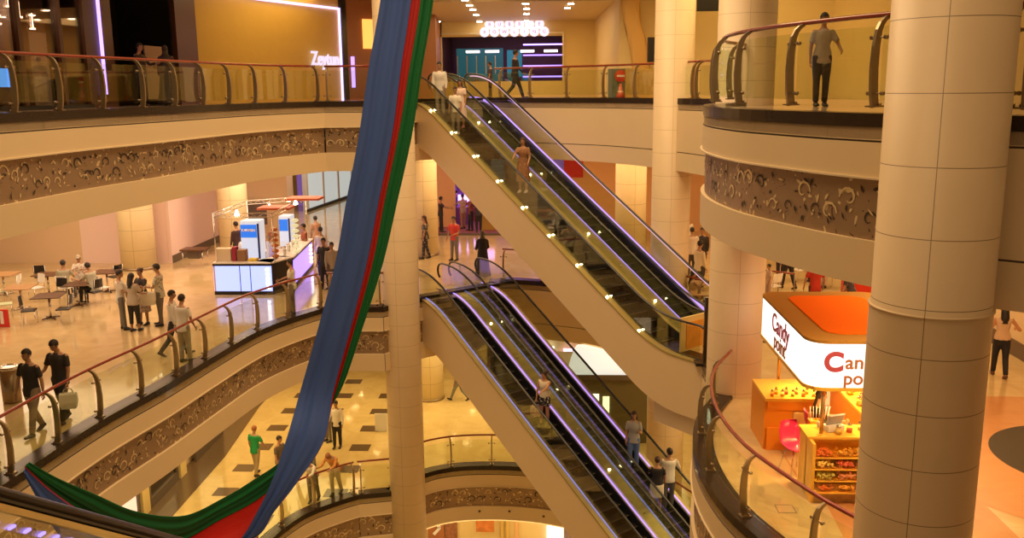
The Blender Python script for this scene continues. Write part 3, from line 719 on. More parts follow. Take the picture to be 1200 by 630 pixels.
# ---------------------------------------------------------------- lower level
T1=L2-2.0
wall('wall_left',(-13.6,-5),(-13.6,28),L1,T1,'brown'); wall('wall_left',(-13.6,28),(-13.7,52),L1,T1,'beigewall'); wall('wall_back',(-20,57),(-4,57),L1,T1,'cream_yellow')
b=MB(); b.face([(-13.6,5,L1+.006),(-12.35,5,L1+.006),(-12.45,31.7,L1+.006),(-12.9,37.2,L1+.006),(-12.9,52,L1+.006),(-13.7,52,L1+.006)]); struct('floor',b,'dark_tile')
mb=MB()
for x in (-11.35,-9.5,-7.5):
    for y in (26.7,28.7,30.7,32.7,34.7,36.7,38.7,40.7): 
        if not (x>-8 and y<28): mb.box(x-.38,x+.38,y-.33,y+.33,L1,L1+.004)
struct('floor',mb,'dark_tile')
for q,(a,c) in enumerate(((15,17.2),(18,20.4),(21.2,23.6),(24.4,26.6),(27.3,29.6),(31.2,34))):
    lab=['glass shop window with brown frame under the left gallery, %s'%s for s in ('hidden behind the green cloth','just left of the hidden one','dark one beside the lit one','the brightly lit one above the green cloth','between two cream pilasters','farthest along the row')][q]
    t=thing('shop_window',(-13.45,a,L1),lab,'window display'); L=c-a
    for nm,args,mt in (('frame',(0,.10,0,L,0,.35),'base'),('frame',(0,.10,0,.12,.35,3.4),'base'),('frame',(0,.10,L-.12,L,.35,3.4),'base'),('frame',(0,.10,0,L,3.4,3.6),'base')):
        mb=MB(); mb.box(*args); mb.build(nm,mt,t)
    mb=MB(); mb.box(.02,.04,.12,L-.12,.35,3.4); mb.build('pane',glassm('dark_window_%d'%q,(.3,.22,.15),.3) if q!=3 else em('lit_window',(1,.7,.45),1.1),t)
    if q<5:
        mb=MB(); mb.box(0,.22,c+.15,c+.65,0,4.3); o=mb.build('trim_pilaster','cream_yellow'); o.location=(-13.55,0,L1); o['kind']='structure'; 
# right side of the lower floor
wall('wall_back',(-2.5,46.5),(9,46.5),L1,T1,'cream_yellow'); wall('wall_right',(6.6,40),(6.6,24),L1,T1,'cream_yellow')
p=aty(804,516,34.0); o=board('wall_painting',(6.0,33.9,L1+.5),1.2,2.6,pm('painted_panel',(.35,.38,.22),.6,var=.7,scale=9),'tall green and pink patterned panel between the column and the right balcony, lower floor','painting'); 
# ground level front
wall('wall_back',(-9,34.5),(7,34.5),L0,L1-2,'cream_yellow')
FR=((-9,34.5),(7,34.5))
def gf(x0,x1,z0,z1,mat,name,label,cat,out=-.14,th=.1): return panel(name,*FR,x0,x1,z0,z1,0,mat,out,th,label=label,cat=cat)
p=lambda X: aty(X,618,34.5).x+9
gf(p(502),p(521),0,3.9,pm('brown_door_leaf',(.40,.15,.06),.4),'shop_door','brown panel behind a white arrow on the ground floor, right of the tall column','door')
mb=MB()
for sgn in (1,-1): mb.box(-.4,.0,-.02,.02,-.06,.06,mat=Matrix.Translation((p(502)-9+.5,34.33,2.45))@Matrix.Rotation(sgn*rad(50),4,'Y'))
o=mb.build('arrow_mark','white'); tag(o,'white arrow shape on the brown ground floor panel','sign')
gf(p(522),p(536),0,4.1,pm('display_shelf',(.30,.12,.06),.5,var=.8,scale=9),'display_case','dark display case with shelves on the ground floor, bottom edge','display case')
gf(p(559),p(580),2.45,3.3,pm('orange_menu',(.55,.18,.04),.5,var=.6,scale=5),'menu_sign','orange and brown picture sign hanging over the ground floor passage','sign',-.5,.08)
gf(p(604),p(607),0,4.2,'orangewall','door_post','thin orange post at the ground floor front','post')
gf(p(641),p(660),0,3.9,em('bright_window',(.95,.93,1),2.2),'shop_window','bright white shop window on the ground floor beside the escalator truss','window display')
gf(p(661),p(672),0,3.9,pm('rack_of_clothes',(.25,.18,.2),.6,var=.6,scale=12),'clothes_rack','dark clothes on a rack next to the bright ground floor window','clothes')
gf(p(587),p(587)+.12,0,4.2,'yellow_wall','door_post','slim golden door post of the ground floor shop, left one','post'); gf(p(593),p(593)+.12,0,4.2,'yellow_wall','door_post','slim golden door post of the ground floor shop, right one of two','post')
# sprinkler dots on the lower fascia skipped: tiny round lamps
for q,(X,Y) in enumerate(((529,602),(562,598),(597,598),(637,604))):
    v=ray(X,Y); P0=aty(X,Y,30.98 if q<3 else 30.6); mb=MB(); mb.ell((0,0,0),.05,.03,.05); o=mb.build('round_spotlight','base',None,(P0.x,P0.y-.05,P0.z)); tag(o,'tiny dark round fitting on the cream lower arch, one of four in a row','lamp','round fittings on the lower arch')
# ------------------------------------------------------------ people
_MC={}
def cm(kind,c,rough=.7,**k):
    key=(kind,c)
    if key not in _MC: _MC[key]=pm(kind,c,rough,**k)
    return _MC[key]
def remesh(mb,vox,name):
    bmesh.ops.recalc_face_normals(mb.b,faces=mb.b.faces)
    me=D.meshes.new('tmp'); mb.b.to_mesh(me); mb.b.free(); o=D.objects.new('tmp',me); COL.objects.link(o)
    r=o.modifiers.new('r','REMESH'); r.mode='VOXEL'; r.voxel_size=vox; r.use_smooth_shade=True
    s=o.modifiers.new('s','SMOOTH'); s.factor=.5; s.iterations=3
    dg=bpy.context.evaluated_depsgraph_get(); m2=D.meshes.new_from_object(o.evaluated_get(dg)); D.objects.remove(o); D.meshes.remove(me); m2.name=name
    return m2
def person(pos,face,label,pose='stand',H=1.70,skin=(.42,.22,.12),top=('tee',(.6,.6,.6)),low=('trousers',(.05,.05,.06)),hair=('short',(.02,.012,.01)),shoes=(.03,.025,.02),
           arms=((5,8,12),(5,8,12)),female=False,walk=22,lean=0,headturn=0,nod=8,group=None,name='person',vox=.019,eyes=True):
    """face: heading in degrees (0 = away from the camera, 180 = to the camera, 90 = left)"""
    H*=1.065; s=H/1.72; t=thing(name,tuple(pos),label,'person',group,rz=rad(face))
    X,Y,Z=Vector((1,0,0)),Vector((0,1,0)),Vector((0,0,1))
    hip=.90; sit=pose=='sit'
    if sit: hip=.50
    legs=[]
    for sd in (-1,1):
        if sit: sw,bd=88-3*sd,84
        elif pose=='walk': sw,bd=(walk,6) if sd<0 else (-walk*.55,walk*1.15)
        elif pose=='lean': sw,bd=(-6+8*sd,6)
        else: sw,bd=(2+3*sd,2)
        hp=Vector((sd*.088,0,hip)); a=rad(sw); kn=hp+Vector((sd*.012,math.sin(a),-math.cos(a)))*.425
        a2=rad(sw-bd); an=kn+Vector((0,math.sin(a2),-math.cos(a2)))*.41; legs.append([hp,kn,an,a2])
    low_z=min(l[2].z for l in legs); dz=.075-low_z
    if sit: dz=0
    for l in legs:
        for i in range(3): l[i]=l[i]+Z*dz
    hipc=Vector((0,0,hip+dz)); ln=rad(lean); td=Vector((0,math.sin(ln),math.cos(ln))); fd=Vector((0,math.cos(ln),-math.sin(ln)))
    if pose=='lean': hipc.y-=.10
    sw_=.165 if female else .185
    def sec(h,rx,ry,fo=0,n=12):
        c=hipc+td*h+fd*fo; return [c+X*(rx*math.cos(2*PI*k/n))+fd*(ry*math.sin(2*PI*k/n)) for k in range(n)]
    wst=.115 if female else .138; hipw=.168 if female else .155
    TOR=[(-.12,.10,.08,0),(-.06,hipw*.92,.105,-.01),(.0,hipw,.115,-.015),(.10,hipw*.93,.105,-.005),(.22,wst,.092,0),(.34,.145 if female else .16,.11 if female else .105,.01),(.43,.155 if female else .175,.108,.0),(.50,.13 if female else .15,.08,-.01),(.545,.07,.055,-.015)]
    def torso(mb,g=0,h0=-9,h1=9,flare=0,hem=False):
        L=[(h,rx,ry,fo) for h,rx,ry,fo in TOR if h0<=h<=h1]
        if hem: L=[(-.11,hipw*1.03,.125,-.01),(-.05,hipw*1.02,.122,-.01)]+L[2:]
        mb.loft([sec(h,rx+g+flare*max(0,.2-h),ry+g+flare*max(0,.2-h),fo) for h,rx,ry,fo in L])
    sh=[hipc+td*.475+X*(sd*sw_) for sd in (-1,1)]
    arm=[]
    for i,sd in enumerate((-1,1)):
        f,ab,eb=arms[i]; f+=lean*.3
        d1=Vector((sd*math.sin(rad(ab)),math.sin(rad(f))*math.cos(rad(ab)),-math.cos(rad(f))*math.cos(rad(ab))))
        d2=Vector((sd*math.sin(rad(ab*.35)) -sd*.25*math.sin(rad(eb)) ,math.sin(rad(f+eb)),-math.cos(rad(f+eb)))).normalized()
        el=sh[i]+d1*.285; wr=el+d2*.245; arm.append((sh[i],el,wr,d2,d1))
    neck0=hipc+td*.52; hd=rad(nod); hdv=(td*math.cos(hd)+fd*math.sin(hd)); 
    hc=neck0+td*.07+hdv*.115+fd*.015
    hm=Matrix.Rotation(-(ln+hd),4,'X')@Matrix.Rotation(rad(headturn),4,'Z'); HM=Matrix.Translation(hc)@hm
    def scale(mb): bmesh.ops.scale(mb.b,vec=(s,s,s),verts=mb.b.verts)
    # body
    mb=MB(); torso(mb)
    for l in legs:
        mb.tube([l[0]+Z*.02,l[0].lerp(l[1],.35),l[1],l[1].lerp(l[2],.35),l[2]],[.088,.08,.055,.056,.036],10)
        mb.ell(l[1],.056,.056,.056); mb.ell(l[0],.088,.088,.088)
    for i in (0,1):
        a=arm[i]; mb.ell(a[0],.055,.05,.05); mb.tube([a[0],a[0].lerp(a[1],.5),a[1],a[1].lerp(a[2],.35),a[2]],[.048,.045,.037,.037,.024],8); mb.ell(a[1],.038,.038,.038)
        mb.ell(a[2]+a[3]*.045,.022,.036,.045,mat=a[3].to_track_quat('Z','X').to_matrix().to_4x4(),nu=8,nv=5)
    mb.tube([neck0-td*.05,neck0+td*.1],[.058,.05],10)
    mb.ell(HM@Vector((0,-.008,.02)),.074,.093,.098,mat=hm); mb.ell(HM@Vector((0,.018,-.045)),.055,.065,.065,mat=hm)
    mb.tube([HM@Vector((0,.085,.015)),HM@Vector((0,.108,-.018)),HM@Vector((0,.085,-.026))],[.008,.016,.012],6)
    for sd in (-1,1): mb.ell(HM@Vector((sd*.076,-.005,-.005)),.012,.022,.032,mat=hm,nu=6,nv=5)
    for l in legs: foot(mb,l,.0)
    scale(mb); me=remesh(mb,vox*s,'body')
    # fingers, added to the same surface
    b2=bmesh.new(); b2.from_mesh(me); fb=MB(); fb.b.free(); fb.b=b2
    for i,sd in enumerate((-1,1)):
        a=arm[i]; d=a[3]; q=d.to_track_quat('Z','X').to_matrix(); side=q.col[0].copy(); nrm=q.col[1].copy()
        fw=Vector((0,1,0)); fw=(fw-d*fw.dot(d)); fw=fw.normalized() if fw.length>.1 else nrm; pal=d.cross(fw).normalized()*(1 if sd<0 else -1)
        for k in range(4):
            b=a[2]+d*.082+fw*(.027-.018*k); ln_=(.062,.07,.065,.05)[k]
            fb.tube([(b)*s,(b+d*ln_*.5+pal*.010)*s,(b+d*ln_*.85+pal*.03)*s],[.0095,.0085,.006],5)
        b=a[2]+d*.03+fw*.026; fb.tube([b*s,(b+d*.03+fw*.022)*s,(b+d*.055+fw*.026+pal*.012)*s],[.012,.0105,.007],5)
    for f in b2.faces: f.smooth=True
    b2.to_mesh(me); b2.free(); me.materials.append(cm('skin',skin,.5))
    body=D.objects.new('body',me); COL.objects.link(body); body.parent=t
    # top
    kind,c=top[0],top[1]
    if kind!='none':
        mb=MB()
        if kind=='abaya':
            mb.loft([sec(h,rx,ry,fo) for h,rx,ry,fo in ((-.84,.31,.30,0),(-.5,.25,.23,0),(0,.19,.15,0),(.25,.165,.13,0),(.42,.19,.125,0),(.52,.15,.09,0),(.56,.08,.07,0))])
        else: torso(mb,.017,-.13 if kind in('shirt','tee','blouse') else -.01,.51,flare=.03 if kind=='blouse' else .0,hem=kind in('shirt','tee','blouse'))
        for i in (0,1):
            a=arm[i]; mb.ell(a[0]-X*((-1,1)[i]*.008),.052,.054,.052)
            if kind in ('shirt','abaya','long'): mb.tube([a[0],a[1],a[2]-a[3]*.015],[.055,.048,.036 if kind!='abaya' else .06],9); mb.ell(a[1],.048,.048,.048)
            elif kind!='tank': mb.tube([a[0],a[0].lerp(a[1],.72)],[.056,.058],9)
        if kind in('shirt','tee'): mb.tube([hipc+td*.50,hipc+td*.545],[.078,.062],10)
        scale(mb); me=remesh(mb,vox*s,'top'); me.materials.append(cm('cloth',c) if len(top)<3 else patt(c,top[2])); o=D.objects.new({'tee':'t_shirt','shirt':'shirt','tank':'tank_top','blouse':'blouse','long':'sweater','abaya':'robe','dress':'bodice','none':'x'}[kind],me); COL.objects.link(o); o.parent=t
    kind,c=low[0],low[1]
    if kind!='none':
        mb=MB()
        if kind in('trousers','shorts','capri'):
            torso(mb,.012,-.13,.11)
            for l in legs:
                if kind=='shorts': e=l[0].lerp(l[1],.62); mb.tube([l[0],e],[.10,.098],10)
                else:
                    e=l[2]+(l[1]-l[2])*(.35 if kind=='capri' else .03); mb.tube([l[0],l[0].lerp(l[1],.5),l[1],e],[.1,.09,.07,.058],10); mb.ell(l[1],.07,.07,.07)
                mb.ell(l[0],.1,.1,.1)
            nm=kind
        else:
            ln2={'skirt':.50,'miniskirt':.34,'dress':.55,'longskirt':.82}[kind]
            fl=.24 if kind!='miniskirt' else .20
            if sit: mb.loft([sec(.1,.15,.12),sec(0,.19,.16),sec(-.05,.2,.2,.12)])
            else: mb.loft([sec(.12,wst+.03,.11),sec(0,hipw+.03,.14,-.01),sec(-ln2*.5,(hipw+fl)/2+.02,.18),sec(-ln2,fl,.21)])
            nm='skirt'
        scale(mb); me=remesh(mb,vox*s,nm); me.materials.append(cm('cloth',c) if len(low)<3 else patt(c,low[2])); o=D.objects.new(nm,me); COL.objects.link(o); o.parent=t
    # shoes
    for l in legs:
        mb=MB(); foot(mb,l,.008); scale(mb); o=mb.build('shoe',cm('shoe_leather',shoes,.4),t)
    # hair
    kind,c=hair
    mb=MB(); mb.ell((0,-.014,.032),.083,.102,.102,nu=14,nv=11)
    if kind!='scarf':
        dl=[f for f in mb.b.faces if (f.calc_center_median().y>.035 and f.calc_center_median().z<.075) or f.calc_center_median().z<-.045]
        bmesh.ops.delete(mb.b,geom=dl,context='FACES')
    if kind=='long': mb.loft([[Vector((x*w,y0+.03*math.sin(q),z)) for q,x in ((0,-.08),(1.57,0),(3.14,.08),(4.71,0))] for z,w,y0 in ((.05,1,-.07),(-.06,1.1,-.075),(-.18,1.15,-.09),(-.32,.8,-.10))])
    if kind=='bun': mb.ell((0,-.115,.06),.045,.045,.045)
    if kind=='cap': mb.tube([(0,.08,.055),(0,.15,.05)],[.07,.05],10,flat=.2)
    if kind=='scarf': mb.loft([[Vector((rx*math.cos(2*PI*k/12),-.01+ry*math.sin(2*PI*k/12),z)) for k in range(12)] for z,rx,ry in ((-.02,.086,.085),(-.1,.075,.075),(-.19,.13,.11))])
    bmesh.ops.transform(mb.b,matrix=HM,verts=mb.b.verts); scale(mb); o=mb.build('headscarf' if kind=='scarf' else ('hat' if kind=='cap' else 'hair'),cm('hair',c,.6),t)
    for p_ in o.data.polygons: p_.use_smooth=True
    # face
    mb=MB()
    for sd in (-1,1): mb.ell(HM@Vector((sd*.03,.083,.012)),.011,.006,.006,nu=6,nv=5); mb.ell(HM@Vector((sd*.03,.086,.032)),.016,.004,.004,nu=6,nv=4)
    scale(mb); mb.build('eyes',cm('eye',(.015,.01,.01),.3),t)
    mb=MB(); mb.ell(HM@Vector((0,.079,-.058)),.021,.008,.006,nu=8,nv=5); scale(mb); mb.build('mouth',cm('lip',(.35,.10,.08),.5),t)
    hands=[(a[2]+a[3]*.09)*s for a in arm]
    mw=Matrix.Translation(t.location)@Matrix.Rotation(rad(face),4,'Z')
    t_h=[mw@h for h in hands]
    return t,t_h
def foot(mb,l,g):
    an=l[2]; a=l[3]; tilt=max(-.7,min(.5,a)); fy=Vector((0,math.cos(tilt*.8),math.sin(tilt*.8)*1.0)) 
    dn=Vector((0,math.sin(tilt*.8),-math.cos(tilt*.8)))
    h=an+dn*.035-fy*.045; m=an+dn*.045+fy*.08; e=an+dn*.052+fy*.165
    def rg(c,w,hh): 
        n=8; return [c+Vector((w*math.cos(2*PI*k/n),0,0))+(-dn)*(hh*math.sin(2*PI*k/n)) for k in range(n)]
    mb.loft([rg(h-fy*.01,.02+g,.02+g),rg(h,.034+g,.038+g),rg(an+dn*.02+fy*.01,.036+g,.055+g),rg(m,.043+g,.028+g),rg(e,.034+g,.02+g),rg(e+fy*.018,.018+g,.012+g)])
_P={}
def patt(c,c2):
    k=(c,c2)
    if k in _P: return _P[k]
    m,N,L,b=newmat('printed_cloth'); b.inputs['Roughness'].default_value=.7
    t=N.new('ShaderNodeTexCoord'); v=N.new('ShaderNodeTexVoronoi'); v.inputs['Scale'].default_value=14; L.new(t.outputs['Object'],v.inputs['Vector'])
    h=math_n(N,L,'LESS_THAN',v.outputs['Distance'],.32); mx=N.new('ShaderNodeMix'); mx.data_type='RGBA'; mx.inputs[6].default_value=(*c,1); mx.inputs[7].default_value=(*c2,1)
    L.new(h,mx.inputs[0]); L.new(mx.outputs[2],b.inputs['Base Color']); _P[k]=m; return m
WH=(.72,.68,.60); BK=(.02,.018,.02); GR=(.20,.18,.16); BE=(.35,.28,.20)
def bag(pos,label,w=.3,h=.32,d=.12,mat=None,rz=0,strap=.22,name='shopping_bag'):
    t=thing(name,tuple(pos),label,'bag',rz=rz); mb=MB()
    mb.loft([[Vector((sx*w/2*k,sy*d/2*k2,z)) for sx,sy in ((-1,-1),(1,-1),(1,1),(-1,1))] for z,k,k2 in ((-strap-h,.85,1),(-strap-h*.6,1.02,1.15),(-strap-.03,1,.8),(-strap,.95,.35))],smooth=False)
    mb.build('bag_body',mat or cm('paper',(.75,.7,.62),.6),t); mb=MB()
    for y in (-.02,.02): mb.tube([(-w*.3,y,-strap),(-w*.22,y,-strap*.4),(0,y,0),(w*.22,y,-strap*.4),(w*.3,y,-strap)],.008,5)
    mb.build('handle',mat or cm('paper',(.75,.7,.62),.6),t); return t
P=person
D_=(8,8,10)
# ---- top level
e=lambda k,x:escpos(PU,L2,L3,k,x)
P(e(.86,.50),172,'boy in white t-shirt and grey trousers at the head of the upper escalator','stand',1.5,top=('tee',(.72,.68,.58)),low=('trousers',(.22,.19,.15)),shoes=(.6,.6,.65))
P(e(.88,.95),175,'girl with long black hair in pale pink dress and pink shoes at the escalator head','stand',1.55,top=('dress',(.75,.58,.50)),low=('dress',(.75,.58,.50)),hair=('long',BK),shoes=(.7,.25,.28),female=True)
P(e(.94,.60)+Vector((-.05,.2,0)),175,'taller person with dark hair in white top right behind the boy on the escalator','stand',1.75,top=('shirt',(.70,.66,.6)),low=('trousers',BE),hair=('short',BK))
P(e(.565,.95),165,'woman in patterned brown dress and white shoes riding the upper escalator','stand',1.66,top=('dress',(.26,.12,.05),(.45,.2,.08)),low=('dress',(.26,.12,.05),(.45,.2,.08)),hair=('long',(.06,.02,.01)),shoes=(.7,.62,.6),female=True,arms=((10,14,30),(45,10,20)))
q=aty(604,116,35.5); P((q.x,q.y,L3),-75,'man in black suit striding past the bowling hall window','walk',1.78,top=('shirt',BK),low=('trousers',BK),arms=((-10,6,20),(15,6,30)),walk=24)
q=aty(575,116,39); P((q.x,q.y,L3),90,'small dark child figure before the bowling hall window','stand',1.4,top=('tee',(.05,.04,.06)),low=('trousers',BK))
q=aty(955,112,18.6); P((q.x+.1,q.y,L3),178,'woman in grey t-shirt and dark trousers standing behind a post of the upper right railing','stand',1.68,top=('tee',(.45,.38,.32)),low=('trousers',(.03,.02,.02)),hair=('bun',BK),female=True,arms=((20,22,45),(3,12,8)))
q=aty(168,120,26.5); P((q.x,q.y,L3),-100,'dark-clothed person behind the upper left railing, left of another','stand',1.68,top=('shirt',(.04,.025,.02)),low=('trousers',BK),arms=((30,10,70),(20,8,60)))
q=aty(198,120,26.8); P((q.x,q.y,L3),20,'person in a long dark coat behind the upper left railing, right of another','stand',1.62,top=('abaya',(.035,.022,.02)),low=('none',BK),hair=('scarf',(.05,.03,.02)),female=True)
# ---- food court level
f2=lambda X,Y:at(X,Y,L2)
P(f2(43,508),165,'man in black v-neck t-shirt and beige trousers walking behind the left railing','walk',1.74,top=('tee',(.025,.02,.02)),low=('trousers',(.26,.19,.12)),arms=((-8,10,8),(10,12,5)),walk=16,vox=.016)
_,h=P(f2(76,494),170,'man in black patterned shirt carrying a white bag, looking down, behind the left railing','walk',1.76,top=('tee',(.03,.025,.025)),low=('trousers',(.02,.018,.018)),arms=((4,8,10),(14,14,60)),nod=28,walk=14,vox=.016)
bag(h[0],'white carrier bag hanging from the hand of the man in black',.34,.34,.16,strap=.12,rz=.3)
P(f2(206,416),-80,'man in white shirt and black trousers walking, partly hidden by another in white','walk',1.72,top=('shirt',WH),low=('trousers',(.03,.03,.035)),arms=((5,6,10),(5,6,15)))
P(f2(218,424),-20,'man in white short-sleeved shirt and grey trousers at the railing, seen from behind','stand',1.70,top=('tee',(.74,.70,.62)),low=('trousers',(.36,.30,.22)),arms=((30,12,50),(10,8,20)))
P(f2(145,386),-70,'man in white t-shirt and grey jeans, leftmost of the four talking shoppers','stand',1.70,top=('tee',(.72,.68,.58)),low=('trousers',(.17,.16,.14)),arms=((20,8,90),(20,8,90)))
_,h=P(f2(159,388),-10,'woman with long black hair and black capris, back turned, in the group of four','stand',1.64,top=('blouse',(.50,.42,.32)),low=('capri',(.02,.018,.018)),hair=('long',BK),female=True,arms=((5,10,10),(20,15,60)))
bag(h[1]+Vector((.02,0,.28)),'large cream shoulder bag on the long-haired woman in the group of four',.42,.40,.16,strap=.25,rz=.2,mat=cm('canvas',(.75,.68,.5)),name='shoulder_bag')
P(f2(170,380),160,'woman in black top and tiered pale skirt facing the camera in the group of four','stand',1.64,top=('tee',(.03,.02,.02)),low=('skirt',(.55,.42,.33),(.18,.12,.1)),hair=('bun',(.05,.02,.01)),female=True,arms=((25,10,80),(20,10,90)))
P(f2(190,381),95,'bearded man in striped shirt and grey trousers, rightmost of the four talking shoppers','stand',1.78,top=('tee',(.62,.60,.48),(.10,.12,.10)),low=('trousers',(.16,.14,.12)),arms=((15,10,80),(5,10,30)))
P(f2(344,368),100,'person in white t-shirt and dark trousers at the railing before the violet kiosk','stand',1.66,top=('tee',(.68,.62,.52)),low=('trousers',(.14,.10,.08)),arms=((15,8,60),(30,10,40)))
_,h=P(f2(378,322),10,'woman in white shirt and black trousers with a dark shoulder bag, right of the kiosk','stand',1.74,top=('shirt',(.72,.66,.58)),low=('trousers',BK),female=True,hair=('bun',BK))
bag(h[1]+Vector((.05,0,.45)),'dark handbag of the woman in white beside the kiosk',.28,.22,.1,mat=cm('bag_leather',(.06,.07,.06),.4),strap=.2,name='handbag')
P(f2(382,338),165,'man in black polo shirt standing right of the kiosk next to the flag','stand',1.72,top=('tee',BK),low=('trousers',BK),arms=((5,10,15),(5,10,15)))
P(f2(391,341),-160,'person in grey shirt half hidden by the hanging flag','stand',1.64,top=('shirt',(.36,.30,.26)),low=('shorts',(.12,.09,.08)))
P(f2(372,300),40,'person with dark hair and tan top walking off behind the kiosk','walk',1.66,top=('tee',(.45,.25,.15)),low=('trousers',(.4,.22,.15)),female=True)
# kiosk staff
q=f2(285,333); P((q.x,q.y+.6,L2),30,'juice seller in white jacket bending behind the kiosk counter, left of the tall white fridge','stand',1.70,top=('shirt',(.85,.82,.78)),low=('trousers',WH),lean=14)
q=f2(312,333); P((q.x,q.y+.7,L2),-70,'juice seller in white uniform and cap right of the tall white fridge','stand',1.72,top=('shirt',(.85,.82,.78)),low=('trousers',WH),hair=('cap',(.45,.2,.1)),arms=((30,8,60),(35,8,60)))
q=f2(279,318); P((q.x-.2,q.y+.7,L2),60,'person in black standing behind the juice kiosk','stand',1.76,top=('shirt',(.05,.02,.02)),low=('trousers',BK))
q=f2(349,322); P((q.x,q.y+1.2,L2),120,'person in dark red top behind the far end of the juice kiosk','stand',1.7,top=('tee',(.3,.08,.04)),low=('trousers',BK))
# seated
P(at(78,352,L2),10,'man in grey-green t-shirt and dark cap seated with his back to the camera','sit',1.72,top=('tee',(.48,.46,.34)),low=('trousers',(.05,.05,.05)),arms=((35,12,60),(35,12,60)),hair=('cap',(.03,.025,.025)))
P(at(96,342,L2),-160,'person in white and red patterned top seated across the table','sit',1.64,top=('tee',(.7,.65,.55),(.45,.06,.05)),low=('trousers',BE),female=True,hair=('cap',(.5,.42,.3)),arms=((35,12,60),(35,12,60)))
P(at(112,356,L2),72,'man in pale grey-green t-shirt and black trousers seated sideways at the table','sit',1.74,top=('tee',(.52,.50,.38)),low=('trousers',(.02,.018,.018)),lean=12,arms=((40,10,50),(40,10,50)))
# middle floor far side
P(at(499,303,L2),100,'woman in black and white patterned clothes walking near the lit column','walk',1.70,top=('blouse',(.04,.03,.03),(.5,.45,.4)),low=('trousers',(.03,.02,.03),(.4,.36,.33)),hair=('long',(.06,.02,.02)),female=True,walk=10)
P(at(533,305,L2),150,'person in bright red t-shirt and grey jeans near the escalator head','stand',1.72,top=('tee',(.60,.05,.03)),low=('trousers',(.20,.18,.17)),arms=((10,10,70),(5,10,30)))
P(at(566,325,L2)+Vector((0,.0,0)),15,'woman in long black robe and scarf about to step on the lower escalator','stand',1.66,top=('abaya',(.015,.012,.02)),low=('none',BK),hair=('scarf',(.10,.09,.07)),female=True,arms=((10,12,60),(10,12,60)))
for i,(X,Y,c,l,fc) in enumerate(((517,272,(.03,.02,.02),'dark-clothed visitor beside the orange wall, playing with arms out',-80),(543,268,(.5,.35,.32),'pale-topped visitor in the violet arcade',30),(552,270,(.25,.06,.05),'red-topped visitor in the violet arcade',120),(561,272,(.04,.03,.05),'dark visitor at a machine in the violet arcade, nearest the escalator',0),(535,262,(.12,.08,.2),'visitor in violet top at the back of the arcade',60))):
    q=at(X,Y,L2); P((q.x,q.y,L2),fc,l,'stand',1.66,top=('tee',c),low=('trousers',BK if i!=1 else (.4,.2,.15)),arms=((50,10,30),(50,10,30)),vox=.026)
P(aty(692,252,39.5)-Vector((0,0,0)),190,'woman with dark hair seen above the upper escalator handrail','stand',1.66,top=('tee',(.35,.2,.22)),low=('trousers',BK),hair=('long',(.04,.02,.02)),female=True)[0].location.z=L2
P(aty(720,262,35.5),20,'person in bright green top beside the yellow lit column','stand',1.5,top=('tee',(.02,.30,.10)),low=('trousers',BK))[0].location.z=L2
for X,Yh,y,l,c,fc,hh in ((807,226,36.5,'man in white shirt standing far back beside the lilac pillar edge',(.75,.66,.56),20,1.74),(812,243,33.5,'man in white shirt with his back turned in the cafe queue',(.72,.62,.55),0,1.74),(824,246,33.8,'person in black top in the cafe queue beside the right balcony',(.03,.025,.03),160,1.70),(821,257,30.3,'man in yellowish white shirt turned sideways at the cafe table',(.74,.66,.46),-60,1.78)):
    q=aty(X,Yh,y); P((q.x,q.y,L2),fc,l,'stand',hh,top=('shirt',c),low=('trousers',(.05,.04,.04)),vox=.024)
q=aty(813,286,28.0); P((q.x,q.y,L2),-80,'woman with long dark hair and bare arms sitting at the cafe table','sit',1.66,skin=(.5,.27,.14),top=('tank',(.60,.35,.2)),low=('trousers',BE),hair=('long',(.03,.015,.01)),female=True,arms=((45,10,50),(45,10,50)))
# behind the right nose
P(at(900,352,L2),100,'small child with dark hair in a pale top above the candy kiosk roof','stand',1.15,top=('tee',(.6,.45,.35)),low=('trousers',(.5,.35,.25)),vox=.02)
P(at(914,327,L2),10,'standing person in dark trousers seen from the waist down, left of a walker','stand',1.75,top=('shirt',BK),low=('trousers',(.03,.02,.03)))
P(at(923,338,L2),30,'walking person in black trousers behind the candy kiosk','walk',1.78,top=('shirt',BK),low=('trousers',(.02,.015,.02)),walk=14)
q=at(953,372,L2); P((q.x,q.y,L2),5,'heavy man in red t-shirt seen from behind above the orange kiosk roof','stand',1.72,top=('tee',(.50,.03,.01)),low=('trousers',(.08,.03,.02)),arms=((5,18,15),(5,18,15)))
P(at(951,330,L2),10,'person in black behind the man in red','stand',1.74,top=('shirt',BK),low=('trousers',BK),vox=.024)
P(at(962,331,L2),40,'dark-trousered person right of the man in red','stand',1.74,top=('shirt',(.06,.04,.04)),low=('trousers',(.05,.02,.02)),vox=.024)
q=at(996,380,L2); P((q.x,q.y,L2),60,'person in dark flowered shirt leaning behind the candy kiosk roof','stand',1.68,top=('tee',(.05,.04,.06),(.35,.2,.15)),low=('trousers',BK),lean=15,hair=('short',(.35,.2,.1)))
P(at(976,336,L2),120,'person in orange top sitting among cafe tables behind the candy kiosk','sit',1.66,top=('tee',(.6,.22,.1)),low=('trousers',(.5,.4,.3)))
P(at(1170,441,L2),-12,'woman with long black hair and tight black trousers walking away at the right edge','walk',1.68,top=('tank',(.62,.45,.30)),low=('trousers',(.012,.012,.02)),hair=('long',BK),skin=(.52,.26,.13),female=True,arms=((8,20,40),(-15,38,95)),walk=13,vox=.016,shoes=(.12,.05,.04))
q=at(948,560,L2); P((4.95,16.3,L2+.12),-95,'candy seller in black t-shirt seated on the pink chair inside the kiosk','sit',1.62,top=('tee',(.02,.015,.015)),low=('trousers',(.03,.02,.02)),female=True,hair=('long',(.04,.02,.01)),skin=(.6,.3,.16),arms=((30,8,70),(30,8,70)))
